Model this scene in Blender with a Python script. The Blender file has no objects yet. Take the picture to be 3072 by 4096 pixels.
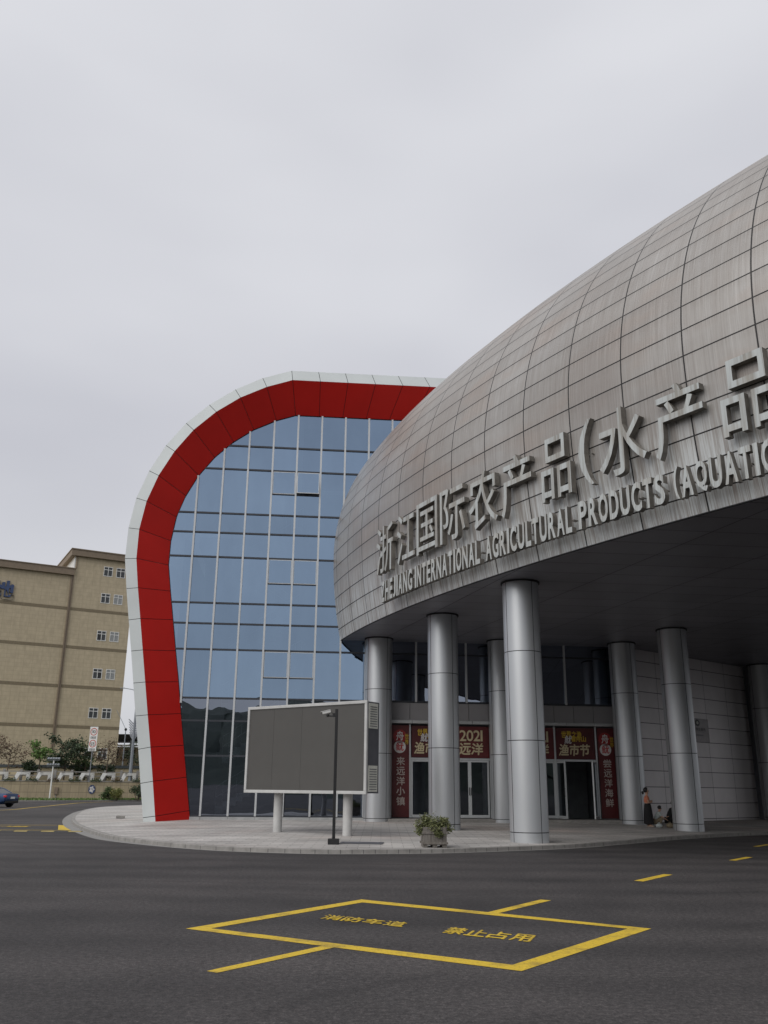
import bpy, bmesh, math, random
from mathutils import Vector, Matrix
random.seed(7)
S = bpy.context.scene
COL = S.collection
R = math.radians

# ------------------------------------------------------------------ camera, sky, sun, exposure
cam_d = bpy.data.cameras.new('camera'); cam = bpy.data.objects.new('camera', cam_d); COL.objects.link(cam)
cam_d.sensor_fit = 'VERTICAL'; cam_d.sensor_height = 24.0; cam_d.lens = 24.0 * 3500 / 4096
cam_d.clip_end = 6000
pitch = math.atan(1105 / 3500.0); roll = 0.0096
fw = Vector((0, math.cos(pitch), math.sin(pitch))); u0 = Vector((0, -math.sin(pitch), math.cos(pitch))); r0 = Vector((1, 0, 0))
rt = r0 * math.cos(roll) + u0 * math.sin(roll); up = u0 * math.cos(roll) - r0 * math.sin(roll)
M = Matrix((rt, up, -fw)).transposed().to_4x4(); M.translation = (0, 0, 1.65)
cam.matrix_world = M
S.camera = cam

SUN_EL, SUN_AZ = 40.0, 222.0          # high behind the camera, to the left, veiled by cloud
w = bpy.data.worlds.new('World'); S.world = w; w.use_nodes = True
nt = w.node_tree; nt.nodes.clear()
def wn(t, **k):
    n = nt.nodes.new(t)
    for a, b in k.items(): setattr(n, a, b)
    return n
sky = wn('ShaderNodeTexSky', sky_type='NISHITA', sun_disc=False, sun_elevation=R(SUN_EL), sun_rotation=R(SUN_AZ), air_density=1.0, dust_density=4.0)
tc = wn('ShaderNodeTexCoord'); mp = wn('ShaderNodeMapping'); mp.inputs['Scale'].default_value = (1.0, 1.0, 2.6)
nz = wn('ShaderNodeTexNoise'); nz.inputs['Scale'].default_value = 2.1; nz.inputs['Detail'].default_value = 3.0; nz.inputs['Roughness'].default_value = .42
rp = wn('ShaderNodeValToRGB')
rp.color_ramp.elements[0].position = .3; rp.color_ramp.elements[0].color = (5.38, 5.44, 5.86, 1)
rp.color_ramp.elements[1].position = .72; rp.color_ramp.elements[1].color = (6.5, 6.56, 6.9, 1)
mx = wn('ShaderNodeMixRGB'); mx.inputs['Fac'].default_value = .94
bg = wn('ShaderNodeBackground'); bg.inputs['Strength'].default_value = .1
wo = wn('ShaderNodeOutputWorld')
L = nt.links.new
L(tc.outputs['Generated'], mp.inputs['Vector']); L(mp.outputs['Vector'], nz.inputs['Vector']); L(nz.outputs['Fac'], rp.inputs['Fac'])
sx = wn('ShaderNodeSeparateXYZ'); gr = wn('ShaderNodeValToRGB'); ml = wn('ShaderNodeMixRGB', blend_type='MULTIPLY'); ml.inputs['Fac'].default_value = 1
e = gr.color_ramp.elements; e[0].position = .0; e[0].color = (1.0, 1.005, .985, 1); e[1].position = .9; e[1].color = (1.13, 1.13, 1.12, 1)
q = e.new(.36); q.color = (.97, .97, .98, 1); q = e.new(.62); q.color = (1.05, 1.05, 1.05, 1)
L(tc.outputs['Generated'], sx.inputs[0]); L(sx.outputs[2], gr.inputs['Fac']); L(rp.outputs['Color'], ml.inputs['Color1']); L(gr.outputs['Color'], ml.inputs['Color2'])
L(sky.outputs['Color'], mx.inputs['Color1']); L(ml.outputs['Color'], mx.inputs['Color2'])
L(mx.outputs['Color'], bg.inputs['Color']); L(bg.outputs['Background'], wo.inputs['Surface'])
sd = bpy.data.lights.new('sun', 'SUN'); so = bpy.data.objects.new('sun', sd); COL.objects.link(so)
sd.energy = 1.5; sd.angle = R(60); sd.color = (1, .975, .94)
az = R(SUN_AZ)
sdir = Vector((math.sin(az) * math.cos(R(SUN_EL)), math.cos(az) * math.cos(R(SUN_EL)), math.sin(R(SUN_EL))))
so.rotation_euler = sdir.to_track_quat('Z', 'Y').to_euler()
so.location = (-20, -20, 60)
S.view_settings.view_transform = 'Standard'; S.view_settings.look = 'None'
S.view_settings.exposure = 0.15; S.view_settings.gamma = 1.0
S.cycles.max_bounces = 8; S.cycles.glossy_bounces = 4; S.cycles.transparent_max_bounces = 8; S.cycles.diffuse_bounces = 4

# ------------------------------------------------------------------ materials
class NB:
    def __init__(s, name):
        s.m = bpy.data.materials.new(name); s.m.use_nodes = True; s.t = s.m.node_tree
        s.b = s.t.nodes['Principled BSDF']; s.out = s.t.nodes['Material Output']
    def n(s, t, ins=None, **k):
        x = s.t.nodes.new(t)
        for a, b in k.items(): setattr(x, a, b)
        for a, b in (ins or {}).items():
            if isinstance(b, bpy.types.NodeSocket): s.t.links.new(b, x.inputs[a])
            else: x.inputs[a].default_value = b
        return x
    def l(s, a, b): s.t.links.new(a, b)
    def math(s, op, a, b=0.0, c=None):
        x = s.n('ShaderNodeMath', operation=op)
        for i, q in enumerate((a, b) if c is None else (a, b, c)):
            if isinstance(q, bpy.types.NodeSocket): s.l(q, x.inputs[i])
            else: x.inputs[i].default_value = q
        return x.outputs[0]
    def coord(s, out='Object', scale=(1, 1, 1), loc=(0, 0, 0)):
        t = s.n('ShaderNodeTexCoord'); m = s.n('ShaderNodeMapping', {'Scale': scale, 'Location': loc, 'Vector': t.outputs[out]})
        return m.outputs['Vector']
    def noise(s, vec, scale, detail=4, rough=.55):
        return s.n('ShaderNodeTexNoise', {'Vector': vec, 'Scale': scale, 'Detail': detail, 'Roughness': rough}).outputs['Fac']
    def ramp(s, fac, stops):
        r = s.n('ShaderNodeValToRGB', {'Fac': fac}); e = r.color_ramp.elements
        while len(e) < len(stops): e.new(.5)
        for q, (p, c) in zip(e, stops): q.position = p; q.color = (*c, 1) if len(c) == 3 else c
        return r.outputs['Color']
    def mix(s, fac, a, b, mode='MIX'):
        x = s.n('ShaderNodeMixRGB', blend_type=mode)
        for i, q in (('Fac', fac), ('Color1', a), ('Color2', b)):
            if isinstance(q, bpy.types.NodeSocket): s.l(q, x.inputs[i])
            else: x.inputs[i].default_value = q if i == 'Fac' else (*q, 1)
        return x.outputs['Color']
    def base(s, c):
        if isinstance(c, bpy.types.NodeSocket): s.l(c, s.b.inputs['Base Color'])
        else: s.b.inputs['Base Color'].default_value = (*c, 1)
    def bump(s, h, strength=.3, dist=.01):
        x = s.n('ShaderNodeBump', {'Height': h, 'Strength': strength, 'Distance': dist}); s.l(x.outputs['Normal'], s.b.inputs['Normal'])
    def set(s, rough=.6, metal=0.0, spec=None):
        s.b.inputs['Roughness'].default_value = rough; s.b.inputs['Metallic'].default_value = metal
        if spec is not None: s.b.inputs['Specular IOR Level'].default_value = spec

def simple(name, c, rough=.6, metal=0.0, var=.12, scale=3.0, bump=0.0, spec=None):
    """paint / metal / stone with a little uneven dirt in it"""
    k = NB(name); k.set(rough, metal, spec)
    v = k.coord()
    f = k.noise(v, scale, 5)
    d = tuple(x * (1 - var) for x in c); e = tuple(min(1, x * (1 + var)) for x in c)
    k.base(k.ramp(f, [(.3, d), (.7, e)]))
    if bump: k.bump(k.noise(v, scale * 12, 3), bump)
    return k.m

M_ = {}
M_['dark'] = simple('dark_joint', (.012, .012, .014), .7)
M_['white_paint'] = simple('white_cladding', (.52, .555, .555), .5, var=.06, scale=.5)
M_['red'] = simple('red_cladding', (.50, .014, .010), .42, var=.07, scale=.5, spec=.22)
M_['frame'] = simple('silver_frame', (.54, .56, .57), .42, .25, var=.05)
M_['transom'] = simple('dark_transom', (.035, .04, .05), .45)
M_['grey_panel'] = simple('grey_wall_panel', (.30, .29, .295), .5, .2, var=.06, scale=.6)
M_['ledge'] = simple('ledge_metal', (.42, .43, .43), .45, .3)
M_['black'] = simple('black_paint', (.010, .010, .011), .45)
M_['screen'] = simple('led_screen', (.070, .067, .062), .55, var=.05, scale=1.5)
M_['cabinet'] = simple('cabinet_grey', (.085, .088, .10), .5)
M_['vent'] = simple('vent_cream', (.60, .60, .54), .5)
M_['post_grey'] = simple('post_grey_paint', (.46, .46, .45), .5, var=.15, scale=2)
M_['concrete'] = simple('concrete', (.26, .25, .235), .85, var=.2, scale=4, bump=.2)
M_['gutter'] = simple('gutter_concrete', (.24, .235, .225), .85, var=.15, scale=3, bump=.15)
M_['inner'] = simple('interior_plaster', (.30, .31, .32), .8)
M_['stair'] = simple('stair_white', (.72, .73, .74), .6)
M_['banner_red'] = simple('banner_red', (.095, .0115, .0125), .5, var=.3, scale=1.6)
M_['banner_dark'] = simple('banner_maroon', (.066, .0095, .0105), .5, var=.25, scale=1.6)
M_['cream_text'] = simple('cream_lettering', (.50, .43, .27), .5)
M_['yellow_text'] = simple('yellow_lettering', (.50, .34, .03), .5)
M_['white_text'] = simple('white_lettering', (.58, .56, .55), .5)
M_['red_text'] = simple('red_lettering', (.42, .03, .03), .5)
M_['logo_red'] = simple('logo_red', (.26, .018, .018), .5)
M_['grey_text'] = simple('grey_lettering', (.42, .36, .33), .5)
M_['blue_text'] = simple('blue_lettering', (.035, .06, .14), .5)
M_['brown_trim'] = simple('brown_trim', (.20, .155, .11), .7)
M_['band'] = simple('wall_band', (.19, .155, .10), .8)
M_['win_white'] = simple('white_window_frame', (.68, .68, .66), .5)
M_['win_dark'] = simple('window_pane', (.035, .04, .042), .12)
M_['win_pale'] = simple('curtained_pane', (.25, .26, .26), .3)
M_['wood'] = None
M_['bark'] = simple('bark', (.10, .075, .055), .9, var=.3, scale=8)
M_['coping'] = simple('dark_coping', (.045, .055, .06), .6)
M_['cream_wall'] = simple('cream_wall', (.44, .37, .25), .85, var=.12, scale=.6)
M_['sign_white'] = simple('sign_white', (.66, .66, .64), .5)
M_['sign_red'] = simple('sign_red', (.42, .05, .03), .5)
M_['sign_black'] = simple('sign_black', (.02, .02, .02), .5)
M_['galv'] = simple('galvanised_steel', (.24, .26, .28), .5, .4)
M_['car'] = simple('car_paint', (.018, .045, .115), .22, .35, var=.03)
M_['tyre'] = simple('tyre', (.012, .012, .012), .8)
M_['rim'] = simple('wheel_rim', (.32, .33, .34), .35, .7)
M_['glass_car'] = simple('car_window', (.02, .022, .025), .08)
M_['lamp_red'] = simple('tail_light', (.5, .012, .02), .2)
M_['skin'] = simple('skin', (.50, .30, .21), .55, var=.06)
M_['hair'] = simple('hair', (.012, .010, .009), .5)
M_['orange_cloth'] = simple('coral_cloth', (.55, .19, .11), .85)
M_['black_cloth'] = simple('black_cloth', (.012, .012, .013), .9)
M_['white_cloth'] = simple('pale_cloth', (.45, .50, .49), .85)
M_['khaki'] = simple('khaki_cloth', (.22, .18, .12), .85)
M_['shoe'] = simple('shoe', (.30, .25, .2), .7)
M_['plate'] = simple('plate_metal', (.16, .15, .15), .4, .5)

def mk_asphalt():
    k = NB('asphalt'); k.set(.82, 0, .35); v = k.coord()
    big = k.noise(v, .09, 5, .6); mid = k.noise(v, 1.1, 4, .6); fine = k.noise(v, 55, 3, .75)
    st = k.noise(k.coord(scale=(.10, 1.1, 1)), 1.0, 4, .6)
    c = k.ramp(fine, [(.30, (.025, .024, .0243)), (.52, (.054, .0515, .052)), (.78, (.12, .114, .112))])
    sp2 = k.noise(v, 17, 4, .75)
    c = k.mix(1.0, c, k.ramp(sp2, [(.34, (.50, .49, .50)), (.52, (1, 1, 1)), (.70, (1.75, 1.71, 1.69))]), 'MULTIPLY')
    c = k.mix(1.0, c, k.ramp(big, [(.3, (.74, .74, .75)), (.7, (1.24, 1.20, 1.18))]), 'MULTIPLY')
    c = k.mix(1.0, c, k.ramp(st, [(.35, (.96, .96, .96)), (.7, (1.04, 1.04, 1.04))]), 'MULTIPLY')
    c = k.mix(.5, c, k.ramp(mid, [(.3, (.8, .8, .8)), (.7, (1.2, 1.2, 1.2))]), 'MULTIPLY')
    pt = k.noise(k.coord(scale=(.16, .13, 1), loc=(3, 8, 0)), 1.0, 5, .62)
    c = k.mix(1.0, c, k.ramp(pt, [(.36, (.70, .70, .71)), (.5, (1, .99, .985)), (.66, (1.30, 1.27, 1.25))]), 'MULTIPLY')
    # faint worn wheel arcs
    wv = k.n('ShaderNodeTexWave', {'Vector': k.coord(loc=(6, -34, 0)), 'Scale': .16, 'Distortion': 3.5, 'Detail': 3.0, 'Detail Scale': .6}, wave_type='RINGS')
    c = k.mix(.9, c, k.ramp(wv.outputs['Fac'], [(.0, (.82, .82, .83)), (.5, (1, 1, 1)), (1, (1.14, 1.13, 1.13))]), 'MULTIPLY')
    # rubber left by tyres swinging round the corner
    wob = k.math('MULTIPLY', k.noise(v, .35, 2), 1.1); gaps = k.ramp(k.noise(v, .22, 3, .6), [(.42, (0, 0, 0)), (.60, (1, 1, 1))])
    for cx, cy, rad in ((2.0, 42.0, 19.6), (2.0, 42.0, 21.3), (-1.0, 44.0, 27.5), (-1.0, 44.0, 29.2), (16.0, -6.0, 20.5), (16.0, -6.0, 22.2)):
        dx = k.n('ShaderNodeVectorMath', {0: v, 1: (cx, cy, 0)}, operation='DISTANCE').outputs['Value']
        bnd = k.math('SUBTRACT', 1.0, k.math('MINIMUM', 1.0, k.math('DIVIDE', k.math('ABSOLUTE', k.math('SUBTRACT', k.math('ADD', dx, wob), rad)), .16)))
        c = k.mix(k.math('MULTIPLY', k.math('MULTIPLY', bnd, gaps), .45), c, (.018, .017, .0175))
    vo = k.n('ShaderNodeTexVoronoi', {'Vector': k.n('ShaderNodeMixRGB', {'Fac': .12, 'Color1': v, 'Color2': k.n('ShaderNodeTexNoise', {'Vector': v, 'Scale': 1.4}).outputs['Color']}).outputs['Color'], 'Scale': .16}, feature='DISTANCE_TO_EDGE')
    crack = k.ramp(vo.outputs['Distance'], [(.0, (.55, .55, .55)), (.0022, (.75, .75, .75)), (.004, (1, 1, 1))])
    c = k.mix(k.math('MULTIPLY', k.ramp(k.noise(v, .13, 2), [(.45, (0, 0, 0)), (.58, (1, 1, 1))]), .8), c, k.mix(1.0, c, crack, 'MULTIPLY'))
    k.base(c); k.bump(fine, .55, .012); return k.m
M_['asphalt'] = mk_asphalt()

def mk_paving():
    k = NB('granite_paving'); k.set(.7, 0, .4)
    v = k.coord(scale=(1, 1, 1))
    br = k.n('ShaderNodeTexBrick', {'Vector': v, 'Color1': (.42, .405, .39, 1), 'Color2': (.51, .495, .475, 1), 'Mortar': (.19, .18, .17, 1), 'Scale': 1.0, 'Mortar Size': .009, 'Brick Width': .62, 'Row Height': .33, 'Bias': .1})
    big = k.noise(v, .35, 5, .6); red = k.noise(v, .16, 2, .5); wet = k.noise(k.coord(scale=(.25, 1.3, 1)), 1.0, 4, .6)
    c = k.mix(1.0, br.outputs['Color'], k.ramp(big, [(.3, (.78, .77, .76)), (.72, (1.14, 1.13, 1.12))]), 'MULTIPLY')
    c = k.mix(k.math('MULTIPLY', k.ramp(red, [(.52, (0, 0, 0)), (.66, (1, 1, 1))]), .5), c, k.mix(1.0, c, (1.06, .92, .87), 'MULTIPLY'))
    c = k.mix(1.0, c, k.ramp(wet, [(.35, (.72, .72, .72)), (.55, (1, 1, 1)), (.8, (1.2, 1.19, 1.17))]), 'MULTIPLY')
    k.base(c); k.bump(k.noise(v, 40, 3), .2, .01); return k.m
M_['paving'] = mk_paving()

def mk_yellow():
    k = NB('yellow_road_paint'); k.set(.75); v = k.coord()
    f = k.noise(v, 28, 4, .7); g = k.noise(v, 2.2, 4, .65)
    c = k.ramp(f, [(.30, (.27, .185, .03)), (.44, (.60, .41, .025)), (.7, (.70, .49, .04))])
    c = k.mix(k.ramp(g, [(.50, (0, 0, 0)), (.72, (.85, .85, .85))]), c, k.mix(k.ramp(k.noise(v, 60, 3, .7), [(.4, (0, 0, 0)), (.6, (1, 1, 1))]), (.075, .06, .04), (.34, .24, .05)))
    k.base(c); return k.m
M_['yellow'] = mk_yellow(); M_['bump_yellow'] = simple('worn_bump_yellow', (.34, .27, .10), .8, var=.25); M_['bump_dark'] = simple('bump_rubber', (.06, .058, .055), .85)

def seam_mask(k, u, v, du, dv):
    fu = k.math('ABSOLUTE', k.math('SUBTRACT', k.math('FRACT', u), .5)); fv = k.math('ABSOLUTE', k.math('SUBTRACT', k.math('FRACT', v), .5))
    a = k.math('GREATER_THAN', fu, .5 - du); b = k.math('GREATER_THAN', fv, .5 - dv)
    return k.math('MAXIMUM', a, b)

def mk_dome():
    k = NB('weathered_aluminium_cladding'); k.set(.48, .32)
    uv = k.n('ShaderNodeTexCoord').outputs['UV']; sp = k.n('ShaderNodeSeparateXYZ', {'Vector': uv}); u, v = sp.outputs[0], sp.outputs[1]
    seam = seam_mask(k, u, v, .0105, .027)
    cell = k.n('ShaderNodeCombineXYZ', {'X': k.math('FLOOR', u), 'Y': k.math('FLOOR', v)})
    wnz = k.n('ShaderNodeTexWhiteNoise', {'Vector': cell.outputs[0]}).outputs['Value']
    mpn = lambda sx, sy, l=0: k.n('ShaderNodeMapping', {'Vector': uv, 'Scale': (sx, sy, 1), 'Location': (l, l * 1.7, 0)}).outputs[0]
    st1 = k.noise(mpn(52, .36), 1.0, 5, .7); st2 = k.noise(mpn(11, .22, 3), 1.0, 4, .65); pat = k.noise(mpn(.45, .22, 9), 1.0, 4, .55); warm = k.noise(mpn(.6, .45, 15), 1.0, 3, .5)
    c = k.ramp(pat, [(.32, (.31, .285, .265)), (.5, (.355, .338, .318)), (.7, (.42, .408, .392))])
    c = k.mix(k.math('MULTIPLY', k.ramp(warm, [(.52, (0, 0, 0)), (.66, (1, 1, 1))]), .45), c, (.37, .30, .255))
    c = k.mix(k.ramp(st1, [(.34, (.42, .42, .42)), (.45, (.16, .16, .16)), (.56, (0, 0, 0))]), c, (.20, .178, .16))
    c = k.mix(k.math('MULTIPLY', k.ramp(st1, [(.54, (0, 0, 0)), (.66, (1, 1, 1))]), .2), c, (.55, .53, .50))
    c = k.mix(k.math('MULTIPLY', k.ramp(st2, [(.42, (1, 1, 1)), (.58, (0, 0, 0))]), .24), c, (.26, .23, .205))
    # the strip sheltered by the letters stays clean between long drip marks
    lowm = k.math('SUBTRACT', 1.0, k.math('MINIMUM', 1.0, k.math('MAXIMUM', 0.0, k.math('DIVIDE', k.math('SUBTRACT', v, .9), 2.6))))
    drip = k.ramp(st2, [(.38, (.1, .1, .1)), (.50, (1, 1, 1))])
    cl = k.mix(k.ramp(st1, [(.40, (0, 0, 0)), (.52, (1, 1, 1))]), (.37, .35, .325), (.60, .625, .625))
    c = k.mix(k.math('MULTIPLY', lowm, drip), c, cl)
    # dirt gathers below each joint
    fv = k.math('FRACT', v)
    under = k.math('MULTIPLY', k.math('MAXIMUM', 0.0, k.math('SUBTRACT', fv, .62)), k.ramp(st1, [(.40, (1, 1, 1)), (.6, (.2, .2, .2))]))
    c = k.mix(k.math('MULTIPLY', under, .8), c, (.17, .15, .13))
    tone = k.n('ShaderNodeCombineXYZ', {'X': k.math('MULTIPLY_ADD', wnz, .09, .955), 'Y': k.math('MULTIPLY_ADD', wnz, .09, .955), 'Z': k.math('MULTIPLY_ADD', wnz, .085, .957)})
    c = k.mix(1.0, c, tone.outputs[0], 'MULTIPLY')
    c = k.mix(seam, c, (.018, .0165, .016)); k.base(c)
    k.bump(k.math('SUBTRACT', 1.0, seam), .6, .02)
    return k.m
M_['dome'] = mk_dome()

def mk_grid(name, c, line, du, dv, rough=.45, metal=.3, tone=.08, streak=.0):
    k = NB(name); k.set(rough, metal)
    uv = k.n('ShaderNodeTexCoord').outputs['UV']; sp = k.n('ShaderNodeSeparateXYZ', {'Vector': uv}); u, v = sp.outputs[0], sp.outputs[1]
    cell = k.n('ShaderNodeCombineXYZ', {'X': k.math('FLOOR', u), 'Y': k.math('FLOOR', v)})
    wnz = k.n('ShaderNodeTexWhiteNoise', {'Vector': cell.outputs[0]}).outputs['Value']
    t = k.math('MULTIPLY_ADD', wnz, 2 * tone, 1 - tone)
    col = k.mix(1.0, c, k.n('ShaderNodeCombineXYZ', {'X': t, 'Y': t, 'Z': t}).outputs[0], 'MULTIPLY')
    nz = k.noise(k.n('ShaderNodeMapping', {'Vector': uv, 'Scale': (2.5, .5, 1)}).outputs[0], 1.0, 4, .6)
    col = k.mix(1.0, col, k.ramp(nz, [(.3, (1 - streak,) * 3), (.7, (1 + streak,) * 3)]), 'MULTIPLY')
    s = seam_mask(k, u, v, du, dv)
    k.base(k.mix(s, col, line)); k.bump(k.math('SUBTRACT', 1.0, s), .4, .01)
    return k.m
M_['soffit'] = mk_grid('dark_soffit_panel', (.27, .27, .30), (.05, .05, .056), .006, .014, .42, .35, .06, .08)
M_['side_wall'] = mk_grid('side_wall_panel', (.62, .59, .59), (.03, .028, .028), .005, .020, .45, .25, .05, .06)
M_['tan_tile'] = mk_grid('tan_wall_tile', (.44, .372, .258), (.36, .302, .208), .018, .03, .8, 0, .03, .10)
M_['beige_tile'] = mk_grid('beige_wall_tile', (.33, .275, .18), (.20, .165, .11), .02, .03, .8, 0, .06, .14)

def mk_column():
    k = NB('satin_aluminium_column'); k.set(.4, .62)
    f = k.noise(k.coord(scale=(.5, .5, .25)), 1.0, 3, .5)
    k.base(k.ramp(f, [(.3, (.47, .487, .505)), (.7, (.53, .547, .56))])); return k.m
M_['column'] = mk_column()

def mk_letter():
    k = NB('stained_letter_enamel'); k.set(.48)
    g = k.noise(k.coord('Generated', scale=(14, .6, .6)), 1.0, 3, .6); f = k.noise(k.coord('Object', scale=(1, .5, 1)), 1.2, 3)
    c = k.ramp(g, [(.36, (.27, .26, .235)), (.50, (.43, .455, .45)), (.7, (.49, .52, .515))])
    k.base(k.mix(k.ramp(f, [(.36, (.45, .45, .45)), (.52, (0, 0, 0))]), c, (.36, .34, .30))); return k.m
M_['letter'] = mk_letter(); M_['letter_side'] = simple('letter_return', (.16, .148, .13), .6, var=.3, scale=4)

def mk_glass(name, tint, reflect, see):
    k = NB(name)
    r = k.n('ShaderNodeNewGeometry').outputs['Random Per Island']; v = k.math('MULTIPLY_ADD', r, .20, .90)
    col = k.mix(1.0, tint, k.n('ShaderNodeCombineXYZ', {'X': v, 'Y': v, 'Z': v}).outputs[0], 'MULTIPLY')
    film = k.noise(k.coord(scale=(.8, .8, .35)), 1.0, 4, .6)
    col = k.mix(1.0, col, k.ramp(film, [(.3, (.95, .95, .95)), (.7, (1.05, 1.05, 1.04))]), 'MULTIPLY')
    g = k.n('ShaderNodeBsdfGlossy', {'Color': col, 'Roughness': .0}); t = k.n('ShaderNodeBsdfTransparent', {'Color': (*see, 1)})
    m = k.n('ShaderNodeMixShader', {'Fac': reflect}); k.l(t.outputs[0], m.inputs[1]); k.l(g.outputs[0], m.inputs[2])
    nz = k.noise(k.coord(), .55, 2); b = k.n('ShaderNodeBump', {'Height': nz, 'Strength': .06, 'Distance': .1}); k.l(b.outputs[0], g.inputs['Normal'])
    k.l(m.outputs[0], k.out.inputs['Surface']); return k.m
M_['glass_blue'] = mk_glass('blue_mirror_glass', (.296, .402, .542), .80, (.34, .41, .46))
M_['glass_dark'] = mk_glass('dark_clear_glass', (.34, .38, .46), .64, (.30, .34, .38))
M_['glass_door'] = mk_glass('door_glass', (.5, .55, .6), .16, (.40, .43, .46))

def mk_leaf(name, cols):
    k = NB(name); k.set(.6)
    oi = k.n('ShaderNodeNewGeometry').outputs['Random Per Island']
    n = len(cols)
    k.base(k.ramp(oi, [(i / max(1, n - 1), c) for i, c in enumerate(cols)]))
    k.b.inputs['Subsurface Weight'].default_value = 0.0
    return k.m
M_['leaf_dark'] = mk_leaf('dark_green_leaves', [(.016, .032, .014), (.035, .06, .024), (.06, .085, .035)])
M_['leaf_mid'] = mk_leaf('green_leaves', [(.025, .05, .014), (.06, .10, .03), (.10, .14, .05)])
M_['leaf_bright'] = mk_leaf('bright_green_leaves', [(.06, .13, .025), (.11, .20, .04), (.15, .25, .06)])
M_['leaf_yellow'] = mk_leaf('yellow_green_leaves', [(.08, .10, .02), (.16, .17, .04), (.24, .22, .07)])
M_['leaf_red'] = mk_leaf('russet_leaves', [(.06, .034, .02), (.10, .05, .026), (.085, .07, .03)])
M_['leaf_olive'] = mk_leaf('olive_leaves', [(.045, .055, .02), (.11, .125, .05), (.20, .21, .09), (.13, .145, .06)])
M_['grass'] = mk_leaf('grass_blades', [(.05, .10, .02), (.09, .16, .03), (.13, .18, .05)])
M_['soil'] = simple('soil', (.10, .11, .045), .95, var=.3, scale=2)
def mk_wood():
    k = NB('weathered_planks'); k.set(.85)
    v = k.coord(scale=(9, 9, .8)); f = k.noise(v, 1.6, 5, .65); g = k.noise(k.coord(), 5, 3)
    c = k.ramp(f, [(.28, (.10, .088, .076)), (.5, (.18, .165, .148)), (.75, (.25, .235, .215))])
    k.base(k.mix(k.ramp(g, [(.45, (.4, .4, .4)), (.65, (0, 0, 0))]), c, (.11, .095, .08))); k.bump(f, .3); return k.m
M_['wood'] = mk_wood()
def mk_hill():
    k = NB('wooded_hill'); k.set(.9); f = k.noise(k.coord(), .09, 6, .65)
    k.base(k.ramp(f, [(.3, (.012, .022, .016)), (.7, (.04, .055, .04))])); return k.m
M_['hill'] = mk_hill()

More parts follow.
